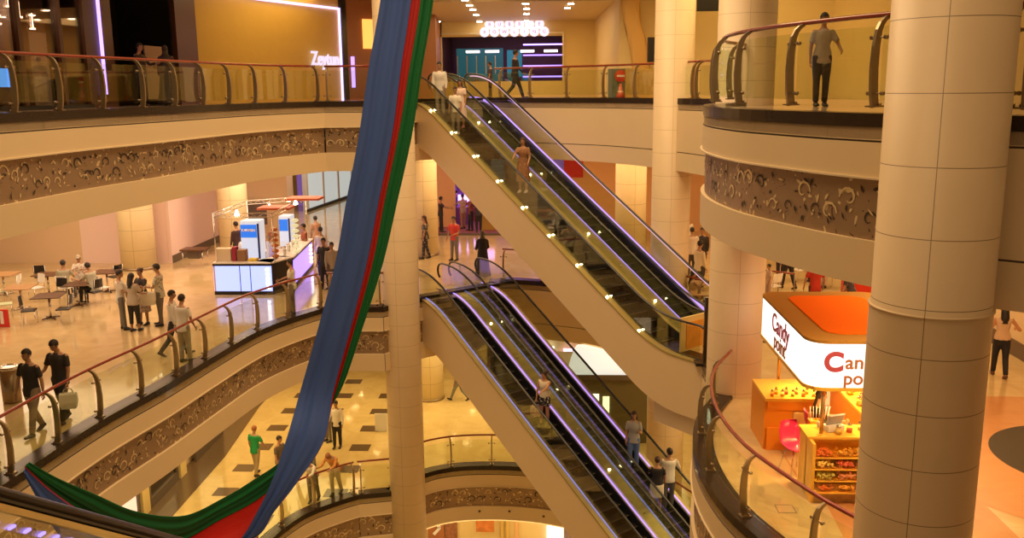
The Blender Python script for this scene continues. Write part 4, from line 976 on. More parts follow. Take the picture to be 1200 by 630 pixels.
# ---- lower level
f1=lambda X,Y:at(X,Y,L1)
P(f1(301,556),-20,'man in green jersey with red hair standing on the pale lower floor','walk',1.74,top=('tee',(.01,.30,.08)),low=('trousers',(.40,.30,.16)),hair=('short',(.35,.12,.04)),walk=10,arms=((5,12,10),(15,20,30)))
P(f1(330,570),-110,'man in grey t-shirt and sunglasses beside the hanging flag','stand',1.76,top=('tee',(.16,.12,.09)),low=('trousers',(.3,.22,.14)),skin=(.5,.24,.12))
P(f1(396,524),175,'man in white shirt and black trousers standing on the lower floor facing the camera','stand',1.78,top=('shirt',(.80,.74,.62)),low=('trousers',(.015,.015,.02)),arms=((5,9,12),(18,9,55)))
P(f1(386,517),120,'person in grey-green clothes half hidden behind the man in white','stand',1.74,top=('shirt',(.30,.27,.18)),low=('trousers',(.22,.19,.13)))
P(f1(365,592)+Vector((0,.25,0)),172,'man in white shirt and grey trousers bending over the handrail of the lower floor','lean',1.72,top=('shirt',(.80,.74,.60)),low=('trousers',(.22,.18,.13)),lean=38,nod=25,arms=((50,6,35),(50,6,35)))
P(f1(391,584)+Vector((0,.25,0)),165,'person in orange shirt and pale trousers leaning on the handrail of the lower floor','lean',1.74,top=('shirt',(.60,.24,.05),(.75,.4,.12)),low=('trousers',(.72,.58,.34)),lean=32,nod=30,hair=('short',(.35,.15,.05)),arms=((50,10,30),(40,8,50)))
P(f1(357,562),60,'person in black t-shirt and dark trousers emerging behind the flag edge, lower floor','walk',1.74,top=('tee',(.25,.03,.03)),low=('trousers',(.03,.025,.03)))
P(f1(368,545),100,'person in grey jeans hidden by the flag on the lower floor','stand',1.72,top=('tee',(.45,.05,.04)),low=('trousers',(.25,.25,.22)))
P(f1(538,469),70,'walking person in jeans seen from the waist down beside the escalator truss','walk',1.70,top=('shirt',(.3,.2,.15)),low=('trousers',(.20,.20,.17)),walk=26)
# ---- lower escalators
e=lambda k,x:escpos(PL,L1,L2,k,x)
_,h=P(e(.55,.85),150,'woman in white tank top and black polka-dot shorts riding down with a shopping bag','stand',1.64,top=('tank',(.75,.66,.52)),low=('shorts',(.02,.018,.02),(.8,.75,.65)),hair=('bun',(.04,.015,.01)),skin=(.55,.27,.14),female=True,arms=((70,12,15),(5,12,5)),headturn=-25,vox=.016)
bag(h[1]+Vector((0,0,.02)),'patterned shopping bag in the hand of the woman in polka-dot shorts',.36,.36,.14,mat=patt((.62,.45,.32),(.25,.08,.1)),strap=.16,rz=.5)
P(e(.37,1.65+.95),170,'person in grey t-shirt and blue jeans with long dark hair on the outer lower escalator','stand',1.72,top=('tee',(.36,.34,.33)),low=('trousers',(.10,.16,.36)),hair=('long',(.04,.02,.02)),arms=((10,10,110),(5,8,10)),female=True)
P(e(.235,1.65+.50),-5,'woman in black top and white skirt on the escalator beside a man in white','stand',1.64,top=('tee',BK),low=('miniskirt',(.78,.70,.58)),hair=('bun',(.06,.025,.02)),female=True,arms=((40,12,50),(15,10,10)))
P(e(.235,1.65+1.00),0,'man in white shirt and grey trousers resting a hand on the escalator handrail','stand',1.76,top=('shirt',(.76,.72,.64)),low=('trousers',(.13,.12,.11)),arms=((40,16,70),(25,20,70)),nod=2,headturn=30)
P(aty(661,520,40.5),-60,'person in orange shirt near the bright shop on the lower floor','stand',1.70,top=('tee',(.65,.18,.05)),low=('trousers',WH))[0].location.z=L1
P(aty(675,520,40.0),90,'person in white and green jacket near the bright shop on the lower floor','stand',1.74,top=('shirt',(.75,.72,.6),(.1,.25,.1)),low=('trousers',BK))[0].location.z=L1
# ------------------------------------------------------------ hanging flag cloth
YT,YB=17.5,15.0
def fl(X,Y,y): return aty(X,Y,y)
# four edge lines of the cloth: blue outer, blue/red, red/green, green outer   (photo pixel guide, distance)
rows=[((462,-120),(496,-120),(505,-120),(520,-120)),((446,0),(482,0),(493,0),(508,0)),((432,80),(470,80),(480,80),(495,80)),((420.7,158),(459.6,158),(467,158),(483,158)),((406,235),(444,235),(451,235),(466,235)),
 ((393,308),(430,308),(437,308),(449,308)),((373,384),(411,384),(416,384),(425,384)),((352,458),(391,458),(394,458),(399,458)),((337,510),(380,515),(379,500),(372,490)),((320,560),(350,562),(345,545),(335,535)),((301,600),(322,598),(305,583),(300,560)),
 ((281,632),(294,632),(258,609),(262,583)),((240,672),(206,646),(203,636),(215,604)),((175,680),(143,628),(141,624),(160,599)),((120,668),(98,602),(96,600),(112,579)),((70,628),(58,574),(57,572),(68,560)),((28,556),(29,547),(29,546),(34,541))]
dep=[17.8,17.6,17.4,17.2,17.0,16.8,16.6,16.4,16.25,16.1,16.0,15.9,15.7,15.5,15.3,15.15,15.0]
fold=[0,0,0,0,0,0,0,0,.3,.45,.5,.5,.4,.3,.2,.1,0]
def edge(j):
    ps=[]
    for i,r in enumerate(rows):
        d=dep[i]-fold[i]*(1 if j==0 else (.9 if j==1 else (.2 if j==2 else 0)))
        if j==3 or j==2: d+=fold[i]*.3
        ps.append(fl(r[j][0],r[j][1],d))
    return catmull(ps,.22)
def resamp(P,n):
    L=[0]
    for a,c in zip(P,P[1:]): L.append(L[-1]+(c-a).length)
    out=[];i=0
    for k in range(n):
        s=L[-1]*k/(n-1)
        while i<len(L)-2 and L[i+1]<s: i+=1
        out.append(P[i].lerp(P[i+1],(s-L[i])/max(1e-6,L[i+1]-L[i])))
    return out
def edgerows(j):
    # keep rows matched: interpolate by row index
    ps=[]
    for i,r in enumerate(rows):
        d=dep[i]-fold[i]*(1,.9,.15,0)[j]+(fold[i]*.35 if j>=2 else 0)
        ps.append(fl(r[j][0],r[j][1],d))
    out=[];Q=[ps[0]*2-ps[1]]+ps+[ps[-1]*2-ps[-2]]
    for i in range(1,len(Q)-2):
        a,b,c,d=Q[i-1],Q[i],Q[i+1],Q[i+2]
        for k in range(8):
            t=k/8; out.append(.5*((2*b)+(c-a)*t+(2*a-5*b+4*c-d)*t*t+(3*b-a-3*c+d)*t**3))
    out.append(ps[-1]); return out
E4=[edgerows(j) for j in range(4)]
t=thing('hanging_flag',tuple(E4[0][-1]),'long blue, red and green cloth banner sweeping from above down to the left railing','flag')
org=Vector(E4[0][-1])
def lane(a,b,nf,amp,name,mat,seed,sgn=1):
    mb=MB(); K=28; rr=random.Random(seed); grid=[]
    ph=[rr.uniform(0,6) for _ in range(3)]
    for i,(p,q) in enumerate(zip(E4[a],E4[b])):
        row=[]
        for k in range(K+1):
            u=k/K; v=p.lerp(q,u)
            w=amp*math.sin(u*PI)**.4*(math.sin(u*nf*2*PI+ph[0]+i*.015)+.5*math.sin(u*nf*4.3*PI+ph[1]-i*.02)) if 0<k<K else 0
            v=v+Vector((0,-1,.1))*w*sgn; row.append(mb.b.verts.new(v-org))
        grid.append(row)
    for r0,r1 in zip(grid,grid[1:]):
        for k in range(K): f=mb.b.faces.new((r0[k],r0[k+1],r1[k+1],r1[k])); f.smooth=True
    o=mb.build(name,mat,t); sm=o.modifiers.new('s','SOLIDIFY'); sm.thickness=.006
    return o
lane(0,1,1.6,.022,'blue_stripe',pm('blue_satin',(.065,.14,.50),.55,spec=.35),1)
lane(1,2,.8,.02,'red_stripe',pm('red_satin',(.50,.012,.010),.4),2)
lane(2,3,1.6,.02,'green_stripe',pm('green_satin',(.008,.17,.05),.5,spec=.35),3)
# ------------------------------------------------------------ candy kiosk (right, middle floor)
t=thing('candy_kiosk',(4.3,14.9,L2),'orange candy kiosk with glowing white sign fascia and orange roof on the right balcony','kiosk')
KO=Vector((4.3,14.9,L2))
org_m=pm('orange_laminate',(.85,.30,.02),.4); yel_m=pm('yellow_counter_top',(.95,.55,.07),.35); brn=pm('kiosk_roof_rim',(.50,.27,.06),.7,spec=.15)
def rrect(x0,x1,y0,y1,r,z,n=7):
    out=[]
    for cx,cy,a0 in ((x1-r,y0+r,-90),(x1-r,y1-r,0),(x0+r,y1-r,90),(x0+r,y0+r,180)):
        for k in range(n): a=rad(a0+90*k/(n-1)); out.append(Vector((cx+r*math.cos(a),cy+r*math.sin(a),z)))
    return out
X1,Y1=2.35,3.75; zb,zt=1.93,2.75
mb=MB(); mb.loft([rrect(0,X1,0,Y1,.35,zb+.03),rrect(0,X1,0,Y1,.35,zt-.02)],cap=False); mb.build('sign_fascia',em('sign_white',(1,.93,.82),1.5),t)
mb=MB(); mb.loft([rrect(-.02,X1+.02,-.02,Y1+.02,.36,zb-.03),rrect(-.02,X1+.02,-.02,Y1+.02,.36,zb+.03),rrect(.1,X1-.1,.1,Y1-.1,.3,zb+.03)],smooth=False); mb.build('bottom_rim',yel_m,t)
mb=MB(); mb.loft([rrect(-.01,X1+.01,-.01,Y1+.01,.36,zt-.02),rrect(-.01,X1+.01,-.01,Y1+.01,.36,zt+.03)],smooth=False); mb.build('roof_rim',brn,t)
mb=MB(); mb.loft([rrect(.42,X1-.42,.42,Y1-.42,.3,zt+.028),rrect(.42,X1-.42,.42,Y1-.42,.3,zt+.045)],smooth=False); mb.build('roof_panel',pm('bright_orange_roof',(1.0,.20,.0),.8,spec=.1),t)
sg=pm('rose_letters',(.55,.10,.18),.4); sg2=pm('brown_letters',(.50,.20,.10),.4); pale=em('pale_rainbow',(.75,.7,1),1.6)
text('lettering','C',.46,sg,t,Matrix.Translation((.42,-.012,2.40))@Matrix.Rotation(PI/2,4,'X'),ext=.006,bold=.02)
text('lettering','andy',.34,sg2,t,Matrix.Translation((.93,-.012,2.40))@Matrix.Rotation(PI/2,4,'X'),ext=.006,bold=.006)
text('lettering','point',.32,sg2,t,Matrix.Translation((.93,-.012,2.12))@Matrix.Rotation(PI/2,4,'X'),ext=.006,bold=.006)
ML=Matrix.Rotation(PI/2,4,'Z')
text('lettering','Candy',.50,sg,t,Matrix.Translation((-.012,1.9,2.47))@Matrix.Rotation(-PI/2,4,'Z')@Matrix.Rotation(PI/2,4,'X'),ext=.006,bold=.008)
text('lettering','point',.42,sg2,t,Matrix.Translation((-.012,1.9,2.14))@Matrix.Rotation(-PI/2,4,'Z')@Matrix.Rotation(PI/2,4,'X'),ext=.006,bold=.008)
mb=MB(); 
for q in range(18):
    a0=rad(90+q*5); a1=rad(95+q*5)
    mb.face([Vector((.62+r*math.cos(a),-.013,1.98+r*math.sin(a))) for r,a in ((.5,a0),(.5,a1),(.47,a1),(.47,a0))])
mb.build('arc_mark',pale,t)
for x,y in ((.32,.12),(X1-.3,.12),(.32,Y1-.6),(X1-.3,Y1-.3)):
    mb=MB(); mb.tube([(x,y,1.08),(x,y,zb)],.035,12); mb.build('pole',pm('warm_pole_%d'%int(x*10+y),(.75,.5,.25),.25,metal=.7),t)
# front counter with candy bins
def kb(x0,x1,y0,y1,z0,z1,mat,name,bev=0):
    mb=MB(); mb.box(x0,x1,y0,y1,z0,z1,bev=bev); return mb.build(name,mat,t)
kb(.08,2.3,.10,.14,0,1.05,yel_m,'back_board'); kb(.08,.13,-.28,.55,.0,1.05,yel_m,'side_panel')
kb(2.25,2.3,-.28,.55,0,1.05,yel_m,'side_panel'); kb(.05,2.33,-.05,.55,1.05,1.09,yel_m,'counter_top')
kb(.13,2.25,-.28,.10,0,.34,pm('kiosk_plinth',(.55,.34,.12),.4,var=.5,scale=9),'plinth')
binm=glassm('candy_bin_acrylic',(1,.93,.75),.12)
cc=[(.95,.30,.08),(.95,.55,.10),(.98,.80,.30),(.9,.18,.15),(.75,.75,.25),(.95,.45,.30)]
for row in range(4):
    z=.86-row*.18; y0=-.02-row*.07
    for q in range(6):
        x=.16+q*.345
        mb=MB(); mb.loft([[Vector(v) for v in ((x,y0-.16,z-.08),(x+.33,y0-.16,z-.08),(x+.33,y0+.08,z-.08),(x,y0+.08,z-.08))],[Vector(v) for v in ((x,y0-.19,z+.04),(x+.33,y0-.19,z+.04),(x+.33,y0+.08,z+.09),(x,y0+.08,z+.09))]],smooth=False); bn=mb.build('candy_bin',binm,t)
        mb=MB()
        for w in range(44):
            mb.ell((x+.03+R_.random()*.27,y0-.145+R_.random()*.18,z-.06+R_.random()*.07),.028,.028,.022,nu=5,nv=4)
        c=mb.build('candy',cm('candy',cc[(row*2+q)%6],.3),bn); c['kind']='stuff'
for row in range(4):
    z=.86-row*.18; y0=-.02-row*.07; kb(.13,2.25,y0-.18,.10,z-.105,z-.085,yel_m,'shelf')
# left counter
kb(-.15,.9,2.05,2.10,0,1.0,org_m,'back_board'); kb(-.2,-.15,2.05,3.2,0,1.0,org_m,'side_panel'); kb(-.15,.9,2.15,2.55,.45,.8,pm('cardboard_box',(.70,.38,.10),.6),'storage_box',.01); kb(.35,.75,2.0,2.05,.45,.78,pm('pale_box',(.80,.55,.25),.5),'storage_box',.01)
kb(-.2,.92,1.98,3.2,1.0,1.06,yel_m,'counter_top'); kb(-.15,.9,2.0,2.05,0,.45,org_m,'lower_panel'); kb(-.15,.9,2.0,2.05,.82,1.0,org_m,'upper_panel')
# right inner counter (diagonal)
for x0,x1,y0,y1 in ((1.5,2.3,1.2,3.5),): kb(x0,x1,y0,y1,0,.9,org_m,'inner_cabinet'); kb(x0-.03,x1,y0,y1,.9,.95,yel_m,'counter_top')
kb(.13,.15,.14,2.0,0,.0+.012,'tan_tile_and_glow','floor_mat')
def jar(p,c,label,grp,r=.06,h=.14):
    o=thing('candy_jar',tuple(p),label,'jar',grp); mb=MB(); mb.lathe([(r*.9,0),(r,.02),(r,h*.8),(r*.7,h)],n=12); mb.build('glass_body',binm,o)
    mb=MB(); mb.lathe([(r*.85,.01),(r*.9,h*.6)],n=10); mb.build('sweets',cm('candy',c,.3),o); mb=MB(); mb.lathe([(r*.75,h),(r*.75,h+.02),(.015,h+.03),(.015,h+.05)],n=12); mb.build('lid','chrome',o); return o
for q in range(9): jar(KO+Vector((-.05+q*.10,2.12+.12*(q%2),1.06)),cc[q%6],'small jar of coloured sweets on the left counter of the candy kiosk','jars on the left kiosk counter',.04,.10)
for q in range(7): jar(KO+Vector((.6+q*.22,.08+.1*(q%3),1.09)),cc[(q+2)%6],'glass jar of sweets on the front counter of the candy kiosk','jars on the front kiosk counter',.055,.13)
for q in range(9): jar(KO+Vector((1.58+.12*(q%3),1.35+q*.2,.95)),cc[(q+1)%6],'jar of sweets on the inner counter of the candy kiosk','jars on the inner kiosk counter',.07,.15)
o=thing('cash_register',tuple(KO+Vector((.55,.35,1.09))),'white cash register on the front counter of the candy kiosk','cash register',rz=rad(200)); mb=MB(); mb.box(-.17,.17,-.17,.17,0,.11,bev=.015); mb.build('base','white',o)
mb=MB(); mb.box(-.15,.15,-.01,.03,.12,.34,mat=Matrix.Rotation(rad(-25),4,'X')); mb.build('screen',pm('grey_screen',(.5,.5,.55),.2),o); mb=MB(); mb.box(-.14,.14,-.14,-.02,.11,.13); mb.build('keypad','black',o)
o=thing('spatula_rack',tuple(KO+Vector((.55,1.15,.95))),'rack of upright scoops and sticks behind the kiosk counter','rack'); mb=MB(); mb.box(-.15,.25,-.1,.1,-.9,0); mb.build('stand',org_m,o)
for q in range(7): mb=MB(); mb.tube([(-.12+q*.05,0,0),(-.14+q*.06,0,.26)],.008,5); mb.build('stick','white',o)
def shell_chair(p,rz,mat,label,hgt=.45,name='chair'):
    o=thing(name,tuple(p),label,'chair',rz=rz); mb=MB(); rings=[]
    for y,z,w in ((.23,hgt-.01,.19),(.1,hgt-.02,.22),(-.1,hgt,.22),(-.2,hgt+.08,.22),(-.25,hgt+.25,.22),(-.27,hgt+.42,.17)):
        rings.append([Vector((w*math.sin(a),y+(.05 if z>hgt+.05 else 0)*(1-math.cos(a)),z+(.05*(1-math.cos(a)) if z<hgt+.05 else 0)+k)) for a,k in [(-1.3,0),(-.6,0),(0,0),(.6,0),(1.3,0),(1.3,.015),(.6,.015),(0,.015),(-.6,.015),(-1.3,.015)]])
    mb.loft(rings); mb.build('seat_shell',mat,o)
    for sx in (-1,1):
        for sy in (-1,1): mb=MB(); mb.tube([(sx*.1,sy*.1,hgt-.02),(sx*.2,sy*.2,0)],.012,6); mb.build('leg','chrome',o)
    return o
pk=pm('magenta_plastic',(.75,.03,.16),.3)
shell_chair(KO+Vector((.65,1.4,.0)),rad(-95),pk,'magenta shell chair the candy seller sits on',.60)
shell_chair(KO+Vector((.12,.95,0)),rad(-160),pk,'empty magenta shell chair just behind the front kiosk counter',.50)
# claw machine and other red things behind
q=at(1013,372,L2); o=thing('red_machine',(q.x+.2,q.y+.8,L2),'red machine with a striped top behind the right end of the candy kiosk roof','machine'); mb=MB(); mb.box(-.6,.6,-.4,.4,0,1.7,bev=.04); mb.build('cabinet',pm('machine_red',(.65,.03,.01),.35),o)
mb=MB(); mb.tube([(-.55,-.42,1.2),(-.5,-.45,1.62),(-.2,-.45,1.75),(.0,-.45,1.6),(.1,-.42,1.1)],.05,8); mb.build('white_arch','white',o)
# black floor disc and tan ring at the right
def disc(cx,cy,r,z,mat,ri=0):
    mb=MB(); n=72
    for k in range(n):
        a,b=2*PI*k/n,2*PI*(k+1)/n
        if ri: mb.face([(cx+r*math.cos(a),cy+r*math.sin(a),z),(cx+r*math.cos(b),cy+r*math.sin(b),z),(cx+ri*math.cos(b),cy+ri*math.sin(b),z),(cx+ri*math.cos(a),cy+ri*math.sin(a),z)])
        else: mb.face([(cx,cy,z),(cx+r*math.cos(a),cy+r*math.sin(a),z),(cx+r*math.cos(b),cy+r*math.sin(b),z)])
    struct('floor',mb,mat)
disc(10.2,16.6,1.75,L2+.006,'black_tile'); disc(10.2,16.6,3.55,L2+.003,'tan_tile_and_glow',1.7)
mb=MB(); mb.face([(4.55,13.2,L2+.004),(7.3,13.2,L2+.004),(7.3,19.5,L2+.004),(4.95,19.5,L2+.004)]); struct('floor',mb,'tan_tile_and_glow')  # orange tiles, with the kiosk's light on the floor put into the same colour
mb=MB()
for a,b_,c,d in ((3.75,4.05,14.2,14.215),(3.75,4.05,14.5,14.515),(3.75,3.765,14.2,14.5),(4.04,4.055,14.2,14.5)): mb.box(a,b_,c,d,L2,L2+.004)
struct('floor',mb,'groove')
# ------------------------------------------------------------ juice kiosk (left)
A=at(252,345,L2); B=at(320,345,L2); C=at(345,337,L2); Dd=at(367,312,L2)
glow=em('pale_blue_glow',(.36,.42,1),1.7); vio=em('violet_glow',(.36,.22,1),1.9)
t=thing('juice_kiosk',tuple(A),'juice kiosk with glowing blue and violet counter fronts and a light metal frame','kiosk')
def seg(a,b_,z0,z1,mat,name,th=.05,y=0):
    m,L=frame(a-A,b_-A,0); mb=MB(); mb.box(0,L,y,y+th,z0,z1); o=mb.build(name,mat,t); o.matrix_local=Matrix.Translation((a.x-A.x,a.y-A.y,0))@Matrix.Rotation(math.atan2(b_.y-a.y,b_.x-a.x),4,'Z'); return o
hk=1.12
seg(A,B,.12,hk-.1,glow,'glowing_front'); seg(B,C,.12,hk-.1,'black','corner_panel'); seg(C,Dd,.12,hk-.1,vio,'violet_front')
for a,b_ in ((A,B),(B,C),(C,Dd)):
    seg(a,b_,0,.12,'black','plinth',.06,-.02); seg(a,b_,hk-.1,hk-.02,'black','dark_trim',.06,-.03); seg(a,b_,hk-.02,hk+.02,'white','counter_top',.75,-.05)
L_=(B-A).length
for k in (.45,.63): o=seg(A+(B-A)*k,A+(B-A)*(k+.012),.12,hk-.1,'black','joint_strip',.01,-.012)
for k in range(5): 
    mb=MB(); mb.box(L_-.2,L_-.08,-.03,0,.2+k*.16,.3+k*.16); mb.build('lamp_row',em('small_window_%d'%k,(.8,.8,1),5),t)
for k in range(5):
    p=Dd+(C-Dd)*.12-A; mb=MB(); mb.box(p.x-.05,p.x+.07,p.y-.1,p.y+.05,.25+k*.16,.33+k*.16); mb.build('lamp_row',em('small_window_r%d'%k,(.8,.8,1),5),t)
# back counters
seg(A+Vector((0,2.6,0)),B+Vector((.2,2.6,0)),0,1.05,'beigewall','back_counter',.6); seg(A+Vector((0,2.6,0)),A+Vector((.01,0,0)),0,hk-.02,'beigewall','side_counter',.05)
# frame
hz=2.85; cs=[A+Vector((.1,.1,0)),B+Vector((.1,.1,0)),Dd+Vector((-.1,-.2,0)),A+Vector((.1,3.6,0))]
for k,c in enumerate(cs): mb=MB(); p=c-A; mb.tube([(p.x,p.y,hk if k!=3 else 0),(p.x,p.y,hz)],.022,6); mb.build('frame_post','chrome',t)
for a,b_ in ((0,1),(1,2),(2,3),(3,0)):
    p,q=cs[a]-A,cs[b_]-A; mb=MB(); 
    for dz in (0,-.14): mb.tube([(p.x,p.y,hz+dz),(q.x,q.y,hz+dz)],.016,6)
    n=int((q-p).length/.25)
    for k in range(n): u=p.lerp(q,k/n); v=p.lerp(q,(k+1)/n); mb.tube([(u.x,u.y,hz if k%2 else hz-.14),(v.x,v.y,hz-.14 if k%2 else hz)],.007,4)
    mb.build('truss_beam','chrome',t)
for k,(X,y) in enumerate(((310-30,.5),(318,2.6),(352,1.0))):
    p=(cs[0]-A).lerp(cs[2]-A,(.2,.55,.85)[k]); mb=MB(); mb.lathe([(.06,-.1),(.09,-.2),(.02,-.0)],(p.x,p.y+.3,hz-.05),10); mb.build('spotlight','lampglow',t)
orr=pm('orange_canopy',(.50,.09,.015),.5)
for (x0,x1,y0,y1,z) in ((1.0,2.2,2.0,2.8,2.7),(1.6,2.9,3.6,4.4,2.85)):
    mb=MB(); mb.loft([[Vector(v) for v in ((x0,y0,z),(x1,y0,z),(x1,y1,z),(x0,y1,z))],[Vector(v) for v in ((x0,y0,z+.08),(x1,y0,z+.08),(x1,y1,z+.08),(x0,y1,z+.08))],[Vector(v) for v in ((x0+.2,y0+.2,z+.12),(x1-.2,y0+.2,z+.12),(x1-.2,y1-.2,z+.12),(x0+.2,y1-.2,z+.12))]],smooth=False); mb.build('canopy',orr,t)
# fridges
def fridge(p,h,w,label,rz=0):
    o=thing('display_fridge',tuple(p),label,'refrigerator',rz=rz); mb=MB(); mb.box(-w/2,w/2,0,.65,0,h,bev=.03); mb.build('cabinet',em('lit_cabinet',(.95,.95,1),.55),o)
    mb=MB(); mb.box(-w/2+.02,w/2-.10,-.02,.0,h-.62,h-.14); mb.build('blue_header',em('blue_header_panel',(.02,.20,.85),.9),o)
    mb=MB(); mb.box(w/2-.08,w/2-.01,-.03,.0,.1,h-.1); mb.build('dark_edge',pm('navy_edge',(.02,.02,.10),.4),o)
    mb=MB(); mb.box(-w/2+.02,w/2-.10,-.02,.0,.9,h-.66); mb.build('glass_door',em('bright_glass',(.80,.85,1),.7),o)
    return o
p=at(291,333,L2); f=fridge((p.x+.05,p.y+.4,L2),2.3,.72,'tall white fridge with a blue header standing in the juice kiosk')
text('lettering','KARMEN',.13,'white',f,Matrix.Translation((-.04,-.03,1.95))@Matrix.Rotation(PI/2,4,'X'),ext=.004,bold=.006)
p=aty(335,290,36.3); fridge((p.x,36.3,L2),1.95,.48,'farther white fridge with a pale blue header between the two towers of cups')
def tower(p,n,c,label,r=.12):
    o=thing('cup_tower',tuple(p),label,'display'); mb=MB(); mb.tube([(0,0,0),(0,0,n*.19)],.02,6); mb.build('rod','chrome',o)
    for k in range(n):
        mb=MB(); mb.lathe([(r*.5,0),(r,.05),(r*.95,.09),(r*.4,.13)],(0,0,.02+k*.19),12); mb.build('cup',c,o)
    return o
p=at(323,341,L2); tower((p.x,p.y+.25,L2+hk+.02),6,cm('fruit',(.62,.17,.03),.4),'tower of stacked orange cups on the kiosk counter',.13)
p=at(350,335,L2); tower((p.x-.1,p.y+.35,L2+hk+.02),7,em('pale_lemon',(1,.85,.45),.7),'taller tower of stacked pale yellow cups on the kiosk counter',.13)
for q,(k,c,w,h,l) in enumerate(((.03,(.72,.58,.40),.55,.45,'beige box at the left end of the kiosk counter'),(.22,(.35,.02,.06),.14,.5,'slim dark red box on the kiosk counter'),(.34,(.30,.16,.08),.3,.4,'brown box beside the dark red one on the kiosk counter'),(.52,(.85,.65,.1),.3,.08,'yellow tray on the kiosk counter'))):
    pp=A+(B-A)*k+Vector((.25,.35,hk+.02)); mb=MB(); mb.box(-w/2,w/2,-.15,.15,0,h,bev=.01); o=mb.build('box' if q<3 else 'tray',cm('carton',c),None,tuple(pp)); tag(o,l,'box' if q<3 else 'tray')
for q in range(9):
    pp=C+(Dd-C)*(.08+.1*q)+Vector((-.35-.1*(q%2),0,hk+.025)); o=thing('paper_cup',tuple(pp),'small white cup on the far counter of the juice kiosk','cup','white cups on the juice kiosk'); mb=MB(); mb.lathe([(.05,0),(.07,.18)],n=10); mb.build('cup_body','white',o); mb=MB(); mb.lathe([(.075,.18),(.05,.22)],n=10); mb.build('lid',('white','chrome')[q%2],o)
p=at(230,312,L2); o=thing('side_table',tuple(p),'dark side table by the pink wall, left of the juice kiosk','table'); mb=MB(); mb.box(-.5,.5,-.35,.35,.68,.74); mb.build('tabletop','brown',o)
mb=MB(); mb.box(-.25,.25,-.2,.2,.35,.68,bev=.02); mb.build('drawer','base',o)
for sx in (-.4,.4):
    for sy in (-.28,.28): mb=MB(); mb.tube([(sx,sy,0),(sx,sy,.68)],.02,6); mb.build('leg','chrome',o)
p=aty(238,280,41.0); o=thing('coat_rack',(p.x,41.0,L2),'coat hanging on a stand by the pink wall beside the kiosk','coat rack'); mb=MB(); mb.tube([(0,0,0),(0,0,1.8)],.02,6); mb.lathe([(.2,0),(.2,.03),(.03,.05)],n=10); mb.build('stand','brown',o)
mb=MB(); mb.loft([[Vector((rx*math.cos(2*PI*k/10),.12*math.sin(2*PI*k/10),z)) for k in range(10)] for z,rx in ((.9,.28),(1.3,.26),(1.65,.22),(1.78,.06))]); mb.build('coat',cm('cloth',(.45,.36,.25)),o)
# ------------------------------------------------------------ food court furniture
def cafe_table(p,w,mat,label,rz=0,h=.75):
    o=thing('cafe_table',tuple(p),label,'table',rz=rz); mb=MB(); mb.box(-w/2,w/2,-w/2,w/2,h-.03,h,bev=.008); mb.build('tabletop',mat,o)
    mb=MB(); mb.tube([(0,0,.03),(0,0,h-.03)],.035,10); mb.build('pedestal','chrome',o)
    for k in range(4): mb=MB(); mb.tube([(0,0,.04),(.28*math.cos(k*PI/2+.78),.28*math.sin(k*PI/2+.78),.02)],[.03,.02],6); mb.build('foot',('brown' if mat=='brown' else 'chrome'),o)
    return o
def cafe_chair(p,rz,mat,label):
    o=thing('cafe_chair',tuple(p),label,'chair',rz=rz); mb=MB(); mb.box(-.2,.2,-.2,.2,.43,.47,bev=.015); mb.build('seat',mat,o)
    mb=MB(); mb.loft([[Vector((x,-.2-.03*(1-abs(x)/.2)+dy-(z-.6)*.12,z)) for x in (-.2,-.1,0,.1,.2)]+[Vector((x,-.185-.03*(1-abs(x)/.2)+dy-(z-.6)*.12,z)) for x in (.2,.1,0,-.1,-.2)] for z,dy in ((.6,0),(.75,0),(.9,0))],smooth=False); mb.build('backrest',mat,o)
    for sx in (-.18,.18):
        mb=MB(); mb.tube([(sx,.18,0),(sx,.17,.44)],.012,6); mb.build('leg','chrome',o)
        mb=MB(); mb.tube([(sx,-.22,0),(sx,-.18,.45),(sx,-.24,.9)],.012,6); mb.build('leg','chrome',o)
    return o
tan=pm('tan_tabletop',(.48,.27,.12),.35); dk='brown'; grn=pm('pale_green_shell',(.55,.62,.38),.4); wht='white'; blk='black'
g=lambda X,Y:at(X,Y,L2)
cafe_table(g(60,373),.85,dk,'dark brown square cafe table nearest the camera in the food court',rad(12))
cafe_table(g(26,362),.85,tan,'tan square cafe table behind the nearest dark table',rad(10))
cafe_table(g(6,345),.9,tan,'tan cafe table at the left picture edge',rad(5))
cafe_table(g(58,345),.8,dk,'dark cafe table behind the man in grey-green',rad(5))
cafe_table(g(93,358),.75,dk,'dark cafe table where three people sit',rad(10))
cafe_table(g(127,342),.85,dk,'dark cafe table against the yellow lit column',rad(5))
for X,Y,r,m,l in ((36,380,-70,blk,'black cafe chair left of the nearest dark table, turned to it'),(77,378,100,blk,'black cafe chair right of the nearest dark table'),(70,358,170,blk,'black cafe chair behind the nearest dark table'),(8,372,-60,grn,'pale green chair at the left edge of the food court'),(1,356,-40,grn,'pale green chair behind the first one at the left edge'),
    (44,352,150,wht,'white chair between the two tan tables'),(50,338,20,blk,'black chair beside the far dark table'),(17,352,100,wht,'white chair beside the tan table'),(136,338,60,blk,'black chair beside the yellow column'),(120,352,-20,wht,'white chair in front of the column table'),(78,352,0,wht,'white chair the man in grey-green sits on'),(96,342,170,wht,'chair of the person in white and red'),(112,357,72,blk,'black chair of the man sitting sideways')):
    p=g(X,Y); cafe_chair(p,rad(r),m,l)
